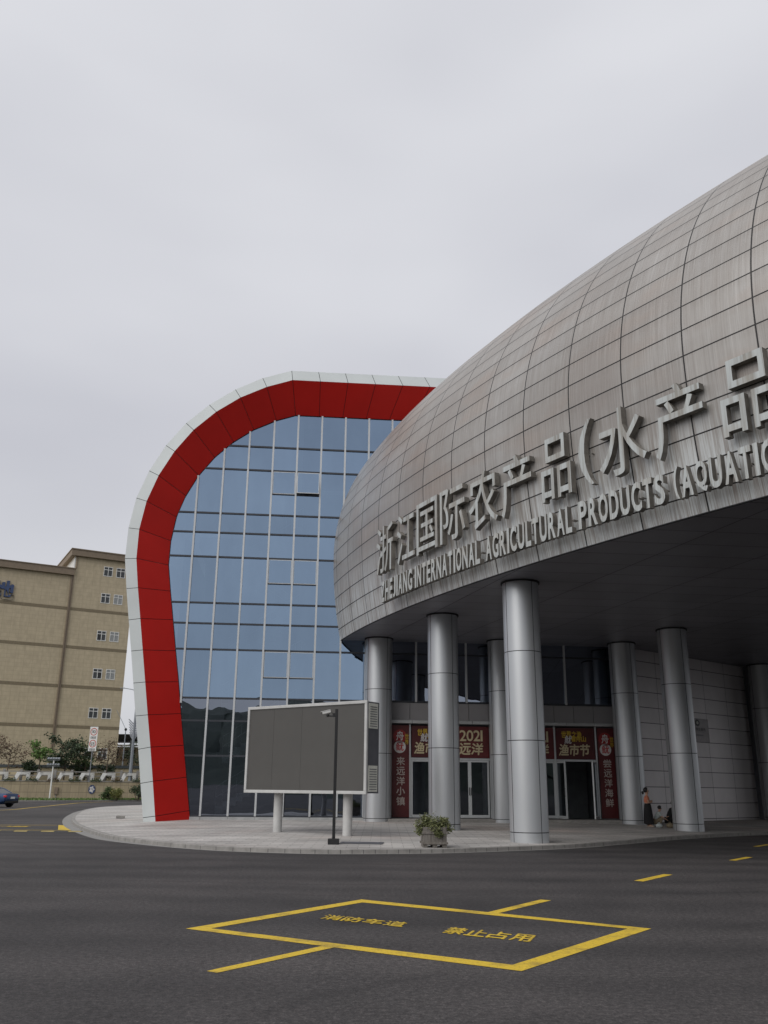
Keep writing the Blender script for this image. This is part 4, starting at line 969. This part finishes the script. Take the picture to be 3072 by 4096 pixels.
lines([((-22, 38.8), (-13.94, 40.17), (-13.98, 40.02), (-22, 38.66)), ((-13.94, 40.17), (-13.55, 40.05), (-11.85, 35.6), (-12.4, 35.75)), ((-22, 34.9), (-12.4, 35.75), (-12.35, 35.6), (-22, 34.74))]).build('outline', 'yellow', f2, world=True)
ground_text('消防车道', (-18.9, 38.35), (-14.6, 38.95), (-18.85, 37.6), f2)
sb = thing('speed_bump', 'yellow and black rubber speed bump strip across the road at left', 'speed bump', (-16, 34.5, 0))
for i in range(22):
    a = -21.9 + i * .49; m = MB(); yb = 34.02 + (a + 22) * .062
    m.prism([(-.17, .002), (-.09, .028), (.09, .028), (.17, .002)], (a, yb, 0), (-.06, 1, 0), (0, 0, 1), (1, .062, 0), .47); m.build('segment', 'bump_yellow' if i % 2 else 'bump_dark', sb, world=True)
ed = thing('edge_line', 'faded yellow edge line curving along the far side road', 'road marking', (-27, 80, 0)); m = MB()
cv = catmull([(-26.4, 58), (-25.5, 63.7), (-26.4, 70), (-27.4, 76.5), (-28.9, 86), (-29.7, 93), (-29.0, 100)], 5); c2 = inset(cv, .2)
for i in range(len(cv) - 1): m.quad([(*cv[i], .004), (*cv[i + 1], .004), (*c2[i + 1], .004), (*c2[i], .004)])
m.build('line', 'yellow', ed, world=True)
# small stone at the corner of the arch
o = MB().bx(-.2, .2, -.14, .14, 0, .12).build('stone_block', 'concrete', bevel=.02); o.location = (-12.2, 43.4, .2); o.rotation_euler = (0, 0, .3); tag(o, 'low grey stone block on the paving behind the arch foot', 'stone block')

# ------------------------------------------------------------------ far side of the road
VG = [(-60, 93), (-40, 94.5), (-34.4, 97.6), (-31.5, 101.5), (-28.5, 105), (-18, 112)]
m = MB()
vb = [(-60, 101), (-40, 103), (-34, 104.6), (-31, 106.4), (-28, 108), (-18, 114)]
for i in range(len(VG) - 1):
    a, b = VG[i], VG[i + 1]; c, d = vb[i + 1], vb[i]; m.quad([(*a, .12), (*b, .12), (*c, .15), (*d, .15)])
    m.quad([(*a, 0), (*b, 0), (*b, .12), (*a, .12)], mi=1)
tag(m.build('verge', ['soil', 'concrete']), kind='structure')
rnd = random.Random(11); m = MB()
for _ in range(5200):
    t = rnd.random(); x = -60 + 36 * t; y0 = 94 + (x + 60) * .30 if x > -40 else 94
    yv = [VG[i][1] + (VG[i + 1][1] - VG[i][1]) * (x - VG[i][0]) / (VG[i + 1][0] - VG[i][0]) for i in range(len(VG) - 1) if VG[i][0] <= x <= VG[i + 1][0]][0]
    yb = [vb[i][1] + (vb[i + 1][1] - vb[i][1]) * (x - vb[i][0]) / (vb[i + 1][0] - vb[i][0]) for i in range(len(vb) - 1) if vb[i][0] <= x <= vb[i + 1][0]][0]
    y = yv + .3 + (yb - yv - .3) * rnd.random(); h = rnd.uniform(.08, .26); a = rnd.random() * 6.28; s = .09
    m.quad([(x - s * math.cos(a), y - s * math.sin(a), .12), (x + s * math.cos(a), y + s * math.sin(a), .12), (x + rnd.gauss(0, .05), y + rnd.gauss(0, .05), .12 + h)])
tag(m.build('grass', 'grass'), 'short green grass on the verge below the beige wall', 'grass', kind='stuff')
# retaining wall
rw = thing('retaining_wall', 'low beige tiled retaining wall across the road', 'wall', (-44, 104.3, 0), math.atan2(4.2, 18))
m = MB(); Lw = 44
m.quad([(-16, 0, 0), (Lw, 0, 0), (Lw, 0, 2.05), (-16, 0, 2.05)], [(-16 / .92, 0), (Lw / .92, 0), (Lw / .92, 2.4), (-16 / .92, 2.4)]); m.build('tiled_face', 'beige_tile', rw)
MB().bx(-16, Lw, .01, .6, 0, 2.04).build('wall_core', 'cream_wall', rw); MB().bx(-16, Lw, -.06, .62, 2.052, 2.13).build('coping', 'concrete', rw)
tw = lambda a, b, z: rw.matrix_basis @ Vector((a, b, z))
bpy.context.view_layer.update()
RWM = Matrix.Translation(rw.location) @ Matrix.Rotation(rw.rotation_euler.z, 4, 'Z')
def rwp(a, b, z): return RWM @ Vector((a, b, z))
m = MB(); m.quad([tuple(rwp(-20, .6, 2.1)), tuple(rwp(Lw, .6, 2.1)), tuple(rwp(Lw + 20, 70, 2.6)), tuple(rwp(-20, 70, 2.6))]); tag(m.build('upper_terrace', 'soil'), kind='structure')
# white louvre ornaments along the wall top
proto = None
for i in range(9):
    a = -2.0 + i * 2.36
    if proto is None:
        proto = thing('louvre_ornament', '', 'ornament', rwp(a, .28, 2.13), rw.rotation_euler.z)
        mm = MB(); mm.prism([(-.85, .05), (-.45, .05), (.0, .92), (-.48, .92)], (0, -.2, 0), (1, 0, 0), (0, 0, 1), (0, 1, 0), .4); mm.build('slanted_leg', 'win_white', proto)
        mm = MB()
        for q in range(3): mm.bx(-.35 + .02 * q, .95, -.2, .2, .66 + q * .095, .66 + q * .095 + .065)
        mm.build('top_slats', 'win_white', proto)
        mm = MB()
        for q in range(6): mm.bx(.55, .95, -.2, .2, .02 + q * .105, .02 + q * .105 + .068)
        mm.bx(.62, .88, -.12, .12, 0, .66); mm.build('slatted_leg', 'win_white', proto)
        o = proto
    else: o = dup(proto); o.location = rwp(a, .28, 2.13)
    o['label'] = 'white slatted ornament in the repeated row on the wall top'; o['group'] = 'white slatted ornaments on the retaining wall'; o['category'] = 'ornament'
for i in range(8):
    a = -.80 + i * 2.36; rnd = random.Random(40 + i); pts = [(rnd.uniform(-.62, .62), rnd.gauss(-.05, .14), abs(rnd.gauss(.12, .15)) - .05) for _ in range(260)]
    t = thing('trailing_plant', 'dark trailing plant in the repeated row between white slatted ornaments', 'plant', rwp(a, .1, 2.14), rw.rotation_euler.z, 'trailing plants on the retaining wall')
    leaf_mesh(pts, .14, i, .6, droop=.5).build('foliage', 'leaf_dark' if i % 3 else 'leaf_red', t); MB().bx(-.62, .62, -.12, .2, -.01, .10).build('trough', 'soil', t)
# octagonal emblem and meter box on the wall
em = thing('wall_emblem', 'blue and white octagonal emblem on the beige wall', 'emblem', rwp(10.65, -.03, 1.22), rw.rotation_euler.z)
oc = [(.40 * math.cos(R(22.5 + 45 * i)), .52 * math.sin(R(22.5 + 45 * i))) for i in range(8)]
m = MB(); m.prism(oc, (0, 0, 0), (1, 0, 0), (0, 0, 1), (0, -1, 0), .04); m.build('plate', 'blue_text', em)
rnd = random.Random(3); m = MB(); m.quad([((.25 + .06 * math.cos(5 * a)) * math.cos(a), -.046, (.33 + .06 * math.cos(5 * a)) * math.sin(a)) for a in (2 * math.pi * i / 40 for i in range(40))]); m.build('emblem_mark', 'white_text', em)
m = MB(); m.tube([(.16, -.05, -.12), (-.12, -.05, .10)], .02, 5); m.tube([(.05, -.05, .12), (.16, -.05, .0)], .016, 5); m.build('emblem_stroke', 'blue_text', em)
mb_ = thing('meter_box', 'small brown meter box on the wall by the white lamp pole', 'meter box', rwp(6.75, -.02, .65), rw.rotation_euler.z)
MB().bx(-.2, .2, -.18, 0, 0, .78).build('casing', 'brown_trim', mb_); MB().bx(-.17, .17, -.195, -.181, .05, .72).build('door', 'brown_trim', mb_); MB().tube([(.0, -.08, 0), (.0, -.08, -.35), (.1, -.05, -.5)], .03, 6).build('conduit', 'galv', mb_)
# white floodlight pole
fp = thing('floodlight_pole', 'white pole with two rows of small floodlights by the wall', 'lamp post', (-36.72, 102.0, .12))
m = MB(); m.lathe([(.12, 0), (.12, .05), (.085, .06), (.075, 4.3)], (0, 0, 0), 12); m.build('pole', 'win_white', fp, smooth=True)
for zr in (4.2, 3.55):
    MB().bx(-.66, .66, -.04, .04, zr - .04, zr + .04).build('crossbar', 'galv', fp)
    for i in range(5):
        x = -.58 + i * .29; m = MB(); m.box((x, -.10, zr + .16), (.22, .26, .14), 0, m=Matrix.Rotation(R(35), 3, 'X')); m.bx(x - .02, x + .02, -.03, .03, zr + .03, zr + .12); m.build('floodlight', 'galv', fp)
# weight and axle limit sign
sg = thing('weight_limit_sign', 'tall white traffic sign with two red rings, 30t and 13t', 'traffic sign', (-33.85, 106.0, 2.2), R(-8))
MB().tube([(0, .05, -.2), (0, .05, 6.05)], .055, 8).build('post', 'galv', sg)
MB().bx(-.49, .49, -.02, .0, 3.28, 6.05).build('board', 'sign_white', sg)
for zc, tx, sub in ((5.47, '30t', '驶入限制'), (4.12, '13t', '驶入限制')):
    m = MB(); n = 28
    for i in range(n):
        a, b = 2 * math.pi * i / n, 2 * math.pi * (i + 1) / n
        m.quad([(.43 * math.cos(a), -.026, zc + .43 * math.sin(a)), (.43 * math.cos(b), -.026, zc + .43 * math.sin(b)), (.345 * math.cos(b), -.026, zc + .345 * math.sin(b)), (.345 * math.cos(a), -.026, zc + .345 * math.sin(a))])
    m.build('ring', 'sign_red', sg)
    m = MB(); put_text(m, tx, (-.26, -.026, zc - .16 + (.08 if tx == '13t' else 0)), (1, 0, 0), (0, 0, 1), (0, -1, 0), .52, .34 if tx == '30t' else .24)
    m.build('figures', 'sign_black', sg); m = MB()
    if tx == '13t':
        m.prism([(-.2, -.09), (-.14, -.09), (-.14, -.02), (.14, -.02), (.14, -.09), (.2, -.09), (.2, .09), (.14, .09), (.14, .02), (-.14, .02), (-.14, .09), (-.2, .09)], (0, -.024, zc - .17), (1, 0, 0), (0, 0, 1), (0, -1, 0), .004); m.build('axle_symbol', 'sign_black', sg)
    MB().bx(-.33, .33, -.026, -.021, zc - .78, zc - .54).build('caption_plate', 'cabinet', sg)
    m = MB(); put_text(m, sub, (-.29, -.03, zc - .75), (1, 0, 0), (0, 0, 1), (0, -1, 0), .58, .18); m.build('caption', 'sign_white', sg)
# upper wall behind the planting
uw = thing('boundary_wall', 'cream boundary wall with dark coping behind the planted terrace', 'wall', (-50, 111.2, 2.2), R(4))
MB().bx(-14, 36, 0, .3, -.4, 1.48).build('wall_face', 'cream_wall', uw); MB().bx(-14, 36, -.12, .42, 1.485, 1.82).build('coping', 'coping', uw)
tr = thing('terrace_railing', 'low railing with square grey posts along the terrace edge', 'railing', rwp(0, 1.0, 2.1), rw.rotation_euler.z)
for i in range(14):
    MB().bx(-3 + i * 1.86 - .14, -3 + i * 1.86 + .14, -.14, .14, 0, 1.28).build('post', 'concrete', tr)
for z in (.55, 1.0): MB().bx(-3, 22, -.05, .05, z, z + .1).build('rail', 'concrete', tr)

# trees and bushes
def tree(label, name, loc, h, spread, mat, nl, size, seed, trunk_r=.09, bare=0.0, low=.35, group=None, droop=0.0):
    rnd = random.Random(seed); t = thing(name, label, 'tree', loc, rnd.random() * 6, group); tk = MB(); pts = []
    fork = h * low * rnd.uniform(.7, .9); top = Vector((rnd.gauss(0, .05) * h, rnd.gauss(0, .05) * h, h * .85))
    tk.tube([(0, 0, -.1), (rnd.gauss(0, .02) * h, 0, fork), (top * .75), top], [trunk_r, trunk_r * .75, trunk_r * .4, trunk_r * .12], 7)
    for b in range(16):
        f = rnd.uniform(low * .7, .85); s = top * f; s.z = h * f * .9; a = b * 2.4 + rnd.random(); ln = spread * rnd.uniform(.6, 1.05) * (1.15 - .6 * abs(f - .55))
        e = s + Vector((math.cos(a) * ln, math.sin(a) * ln, h * rnd.uniform(.06, .28))); mid = s.lerp(e, .5) + Vector((0, 0, -.04 * h))
        tk.tube([s, mid, e], [trunk_r * .42, trunk_r * .28, trunk_r * .1], 5, False)
        for _ in range(4):
            q = s.lerp(e, rnd.uniform(.4, 1)); e2 = q + Vector((rnd.gauss(0, .3), rnd.gauss(0, .3), rnd.gauss(.15, .25))) * spread * .8; tk.tube([q, e2], [trunk_r * .16, trunk_r * .06], 4, False)
            for _ in range(int(nl / 64)):
                c = q.lerp(e2, rnd.uniform(.1, 1.1)); pts.append(tuple(c + Vector((rnd.gauss(0, .12), rnd.gauss(0, .12), rnd.gauss(0, .09))) * spread))
    tk.build('trunk', 'bark', t, smooth=True); leaf_mesh(pts, size, seed, .6, droop=droop).build('crown', mat, t); return t
def bush(label, loc, r, h, mat, n, size, seed, group=None):
    rnd = random.Random(seed); t = thing('shrub', label, 'shrub', loc, 0, group); pts = []; st = MB()
    for _ in range(9):
        c = Vector((rnd.uniform(-.6, .6) * r, rnd.uniform(-.5, .5) * r, rnd.uniform(.25, .72) * h)); q = r * rnd.uniform(.3, .5); st.tube([(c.x * .2, c.y * .2, -.05), c], [.03, .012], 5, False)
        for _ in range(n // 9):
            d = Vector((rnd.gauss(0, 1), rnd.gauss(0, 1), rnd.gauss(0, 1))).normalized() * q * rnd.random() ** .4 * rnd.uniform(.8, 1.2); pts.append((c.x + d.x, c.y + d.y, max(.03, c.z + d.z * min(1, h / r))))
    leaf_mesh(pts, size, seed, .6).build('foliage', mat, t); st.build('stems', 'bark', t); return t
TZ0 = 2.35
tree('russet bare-branched tree at the left edge beyond the wall', 'small_tree', (-43.4, 106.2, TZ0), 4.6, 2.5, 'leaf_red', 700, .20, 1, .09, low=.25)
tree('russet shrubby tree beside the leftmost bare tree', 'small_tree', (-46.2, 107.0, TZ0), 4.2, 2.0, 'leaf_red', 600, .20, 2, .08, low=.2)
tree('slender bright green tree in front of the brown pilaster', 'small_tree', (-40.9, 109.0, TZ0), 4.8, 1.25, 'leaf_bright', 900, .26, 3, .07, low=.7, droop=.5)
tree('dark evergreen tree with a broad crown, left of the traffic sign', 'small_tree', (-37.5, 108.0, TZ0), 4.5, 2.0, 'leaf_dark', 2800, .26, 4, .11, low=.32)
tree('dark green tree just left of the traffic sign post', 'small_tree', (-35.4, 109.0, TZ0), 4.4, 1.5, 'leaf_mid', 1500, .24, 5, .08, low=.4)
tree('thin russet tree to the right of the traffic sign', 'small_tree', (-32.5, 108.0, TZ0), 4.6, 1.7, 'leaf_red', 900, .20, 6, .08, low=.35)
tree('thin tree with few leaves beside the tall street lamp', 'small_tree', (-29.9, 109.5, TZ0), 4.6, 1.2, 'leaf_dark', 700, .20, 8, .07, low=.4)
bush('rounded dark bush between the bright tree and the russet tree', (-42.2, 109.5, TZ0), 1.25, 2.7, 'leaf_dark', 1500, .22, 21)
bush('dark bush under the evergreen tree', (-36.3, 109.8, TZ0), 1.5, 2.4, 'leaf_dark', 1500, .22, 22)
bush('dark bush below the ground floor window', (-33.4, 110.0, TZ0), 1.4, 2.2, 'leaf_dark', 1300, .22, 23)
bush('green rounded shrub at the foot of the beige wall', (-30.7, 103.6, .12), .95, 1.7, 'leaf_mid', 1500, .15, 24)
bush('yellow-green rounded shrub in front of the beige wall', (-29.6, 102.9, .12), .95, 1.35, 'leaf_yellow', 1600, .14, 25)
bush('dark scrubby shrub by the foot of the red arch', (-27.7, 104.6, .12), 1.1, 2.0, 'leaf_dark', 1300, .16, 26)
bush('dark leggy shrub on the wall end next to the white rim', (-27.2, 106.5, 2.2), 1.0, 2.6, 'leaf_dark', 1100, .18, 27)

# tall decorative street lamp half hidden by the white rim
dl = thing('street_lamp', 'tall grey street lamp with wing-shaped fins, beside the white rim', 'street lamp', (-29.7, 108.0, 2.2))
m = MB(); m.lathe([(.24, 0), (.2, .4), (.16, 5.5), (.11, 10.7)], (0, 0, 0), 12); m.build('pole', 'galv', dl, smooth=True)
m = MB(); m.tube([(0, 0, 10.4), (-.7, 0, 10.62), (-1.85, 0, 10.8)], [.05, .045, .04], 8); m.build('arm', 'galv', dl)
m = MB(); m.box((-1.9, 0, 10.78), (.5, .16, .09)); m.build('lamp_head', 'galv', dl)
m = MB()
for s in (-1, 1):
    for q in range(7): m.prism([(0, 0), (s * (.30 + .05 * q), .42 + .02 * q), (s * (.42 + .05 * q), .40 + .02 * q), (s * .10, -.10)], (s * .1, -.03, 4.9 + q * .28), (1, 0, 0), (0, 0, 1), (0, 1, 0), .05)
m.build('wing_fins', 'galv', dl)
sl2 = thing('street_lamp', 'thin pale lamp pole in front of the distant low building', 'street lamp', (-32.7, 115, 2.3))
m = MB(); m.lathe([(.1, 0), (.06, 6.4)], (0, 0, 0), 10); m.tube([(0, 0, 6.2), (-.5, 0, 7.1), (-1.4, 0, 8.6)], .035, 6); m.build('pole', 'galv', sl2, smooth=True); m = MB(); m.ball((0, 0, 6.2), .18); m.build('lamp_head', 'black', sl2)

# tan warehouse block
dv = Vector((.87, .48)).normalized(); tb = thing('warehouse_block', 'tall windowless-sided tan tiled block with brown cornices', 'building', (-.378 * 135, 135, 0), math.atan2(dv.y, dv.x))
def tile_face(mb, a0, a1, z0, z1, y): mb.quad([(a0, y, z0), (a1, y, z0), (a1, y, z1), (a0, y, z1)], [(a0 / 1.25, z0 / .62), (a1 / 1.25, z0 / .62), (a1 / 1.25, z1 / .62), (a0 / 1.25, z1 / .62)])
m = MB(); tile_face(m, -60, 1.62, 0, 33.4, 0); tile_face(m, 2.06, 11.45, 0, 36.65, 0)
m.quad([(11.45, 0, 0), (11.45, 26, 0), (11.45, 26, 36.65), (11.45, 0, 36.65)], [(0, 0), (21, 0), (21, 59), (0, 59)]); m.build('wall', 'tan_tile', tb)
MB().bx(-60, 1.8, .02, 30, 0, 34.3).build('main_block', 'cream_wall', tb); MB().bx(1.9, 11.43, .02, 25.9, 0, 37.4).build('tower_block', 'win_white', tb)
m = MB(); m.bx(-60, 1.98, -.55, .9, 33.45, 34.45); m.bx(-60, 2.05, -.65, 1.0, 34.46, 34.6); m.build('cornice', 'brown_trim', tb)
m = MB(); m.bx(1.25, 12.0, -.6, 26.4, 36.66, 37.62); m.bx(1.15, 12.1, -.7, 26.5, 37.63, 37.8); m.build('cornice', 'brown_trim', tb)
m = MB(); m.bx(1.62, 1.80, -.30, .0, 0, 33.44); m.bx(1.86, 2.06, -.2, .0, 0, 33.44); m.bx(1.80, 1.86, -.08, .0, 0, 33.44); m.build('pilaster', 'brown_trim', tb)
m = MB(); m.tube([(2.25, -.12, 36.6), (2.25, -.12, 34.7), (2.12, -.1, 34.5)], .09, 6); m.build('downpipe', 'brown_trim', tb)
for z in (28.2, 22.22, 16.2, 10.2, 4.2): m = MB(); m.bx(-60, 1.60, -.035, .0, z - .26, z + .2); m.bx(2.08, 11.46, -.035, .0, z - .26, z + .2); m.build('band', 'band', tb)
wp = None; rnd = random.Random(9)
for r_, z in enumerate((35.56, 31.15, 25.12, 19.15, 13.13, 7.1)):
    for cI, a in enumerate((6.55, 8.55)):
        W, H = 1.42, 1.60
        m = MB(); f = .09
        for x0, x1, z0, z1 in ((0, W, -H, -H + f), (0, W, -f, 0), (0, f, -H + f, -f), (W - f, W, -H + f, -f), (W / 2 - .045, W / 2 + .045, -H + f, -f), (f, W / 2 - .046, -.56, -.47), (W / 2 + .046, W - f, -.56, -.47)): m.bx(x0, x1, -.05, -.012, z0, z1)
        o = m.build('window', 'win_white', tb); o.location = (a, 0, z)
        pale = (r_, cI) in ((2, 1), (3, 1), (1, 1)); 
        MB().quad([(f, -.008, -H + f), (W - f, -.008, -H + f), (W - f, -.008, -f), (f, -.008, -f)]).build('pane', 'win_pale' if pale else 'win_dark', o)
        if not pale and r_ in (2, 3): MB().quad([(W / 2, -.0105, -H + f), (W - f, -.0105, -H + f), (W - f, -.0105, -.55), (W / 2, -.0105, -.55)] if cI == 0 and r_ == 3 else [(f, -.0105, -H + f), (W / 2, -.0105, -H + f), (W / 2, -.0105, -.55), (f, -.0105, -.55)]).build('open_light', 'sign_black', o)
gs = thing('building_sign', 'dark blue Chinese character high on the tan wall, cut by the frame', 'sign', (tb.location.x, tb.location.y, 0), tb.rotation_euler.z)
m = MB(); put_glyph(m, '地', (-9.5, -.05, 28.55), (1, 0, 0), (0, 0, 1), (0, -1, 0), 3.1, 2.9, depth=.25, offset=.035); m.v = [v + Vector((0, -.22, 0)) for v in m.v]; m.build('character', 'blue_text', gs)
# low building beyond the gap
fb = thing('roadside_building', 'distant low cream building with a dark flat roof, in the gap', 'building', (-50, 165, 2), 0)
MB().bx(-4, 16, 0, 10, 0, 6.4).build('wall', 'cream_wall', fb); MB().bx(-6, 18, -3, 11, 7.6, 8.5).build('roof', 'black', fb); MB().bx(-5.5, 17, -2.5, -2.2, 6.41, 6.7).build('fascia', 'win_white', fb)
for z in (1.2, 4.4):
    for i in range(6): o = MB().bx(-3 + i * 3, -.8 + i * 3, -.06, -.005, z, z + 1.5).build('window', 'win_dark', fb); MB().bx(-3 + i * 3, -.8 + i * 3, -.1, -.062, z + .7, z + .8).build('frame', 'win_white', o)
m = MB()
for x in (-5, 5, 16): m.bx(x - .2, x + .2, -2.6, -2.2, 0, 7.6)
m.build('roof_post', 'galv', fb)

# ------------------------------------------------------------------ car
car = thing('parked_car', 'dark blue saloon car at the left edge, seen from behind', 'car', (-30.3, 70.9, 0), math.atan2(.30, -.95))
sec = [(-2.32, .42, .82, .70), (-2.25, .34, .98, .80), (-1.9, .25, 1.03, .87), (-1.2, .20, 1.0, .90), (0, .19, .98, .91), (1.0, .20, .96, .90), (1.7, .22, .90, .88), (2.15, .28, .80, .80), (2.35, .38, .68, .62)]
m = MB(); rings = []
for x, zl, zh, hw in sec:
    ring = [(x, -hw * .82, zl), (x, -hw, zl + .14), (x, -hw * 1.01, (zl + zh) / 2), (x, -hw * .96, zh - .08), (x, -hw * .80, zh), (x, hw * .80, zh), (x, hw * .96, zh - .08), (x, hw * 1.01, (zl + zh) / 2), (x, hw, zl + .14), (x, hw * .82, zl)]
    rings.append([Vector(p) for p in ring])
for a, b in zip(rings[:-1], rings[1:]):
    for j in range(10): m.quad([a[j], a[(j + 1) % 10], b[(j + 1) % 10], b[j]])
m.quad(rings[0]); m.quad(rings[-1][::-1])
m.build('body', 'car', car, smooth=True)
cab = [(-1.62, 1.0, 1.03, .78), (-.95, 1.0, 1.36, .66), (-.35, .98, 1.46, .64), (.3, .98, 1.45, .65), (1.35, .95, .98, .74)]
m = MB(); g = MB(); rg = [[Vector((x, -hw * 1.12, zl - .03)), Vector((x, -hw * .92, zh)), Vector((x, hw * .92, zh)), Vector((x, hw * 1.12, zl - .03))] for x, zl, zh, hw in cab]
for a, b in zip(rg[:-1], rg[1:]):
    g.quad([a[0], b[0], b[1], a[1]]); g.quad([a[3], a[2], b[2], b[3]])
g.quad([rg[0][1], rg[1][1], rg[1][2], rg[0][2]]); g.quad([rg[-2][1], rg[-1][1], rg[-1][2], rg[-2][2]]); g.build('windows', 'glass_car', car, smooth=True)
for a, b in ((1, 2), (2, 3)): m.quad([rg[a][1] + Vector((0, -.02, .01)), rg[b][1] + Vector((0, -.02, .01)), rg[b][2] + Vector((0, .02, .01)), rg[a][2] + Vector((0, .02, .01))])
for s in (0, 3):
    t_ = 1 if s == 0 else 2
    for q in range(len(rg) - 1): m.tube([rg[q][t_], rg[q + 1][t_]], .035, 5)
    m.tube([rg[2][s] , rg[2][t_]], .03, 5)
m.build('roof', 'car', car, smooth=True)
m = MB()
for s in (0, 3):
    for q in (0, 1, 2, 3): m.tube([rg[q][s] + Vector((0, 0, .05)), rg[q + 1][s] + Vector((0, 0, .05))], .014, 4)
m.build('chrome_trim', 'win_white', car)
for s in (-1, 1):
    for x in (-1.42, 1.42):
        ty = MB(); ty.tube([(x, s * .72, .335), (x, s * .92, .335)], .335, 24); o = ty.build('wheel', 'tyre', car, smooth=True)
        rm_ = MB()
        for i in range(5):
            a = R(72 * i); rm_.box((x + .13 * math.cos(a), s * .925, .335 + .13 * math.sin(a)), (.20, .02, .055), 0, m=Matrix.Rotation(-a, 3, 'Y'))
        rm_.tube([(x, s * .90, .335), (x, s * .93, .335)], .07, 12); rm_.build('rim', 'rim', o)
    tl = MB(); tl.box((-2.2, s * .62, .80), (.22, .36, .15), R(12) * s); tl.build('tail_light', 'lamp_red', car, bevel=.03)
MB().box((-2.345, 0, .70), (.02, .46, .15)).build('number_plate', 'sign_white', car); MB().box((-2.24, 0, .40), (.2, 1.4, .18)).build('bumper', 'tyre', car, bevel=.04)

# ------------------------------------------------------------------ behind the camera: seen only as reflections in the glass
rnd = random.Random(17); m = MB(); n = 160; prev = None
for i in range(n + 1):
    x = -520 + i * 1040 / n; hgt = 40 + 4 * math.sin(i * .16 + .6) + 2.5 * math.sin(i * .53) + rnd.uniform(-.6, .6); row = []
    for j in range(7): t = j / 6; row.append(Vector((x, -250 - 160 * t, hgt * math.sin(t * math.pi / 2) ** 1.2 + (rnd.uniform(-1.5, 1.5) if j else 0))))
    if prev:
        for j in range(6): m.quad([prev[j], row[j], row[j + 1], prev[j + 1]])
    prev = row
tag(m.build('hills', 'hill', smooth=True), kind='structure')
ab = thing('apartment_block', 'tan apartment block with small dark windows, reflected in the glass', 'building', (-42, -58, 0), R(8))
MB().bx(-14, 14, -6, 6, 0, 11).build('wall', 'cream_wall', ab); MB().bx(-14.6, 14.6, -6.6, 6.6, 11.01, 11.7).build('roof', 'brown_trim', ab)
for z in (1.5, 4.8, 8.1):
    for i in range(8): o = MB().bx(-12.6 + i * 3.4, -11.2 + i * 3.4, 6.005, 6.06, z, z + 1.7).build('window', 'win_dark', ab); MB().bx(-12.6 + i * 3.4, -11.2 + i * 3.4, 6.062, 6.10, z + .8, z + .9).build('frame', 'win_white', o)
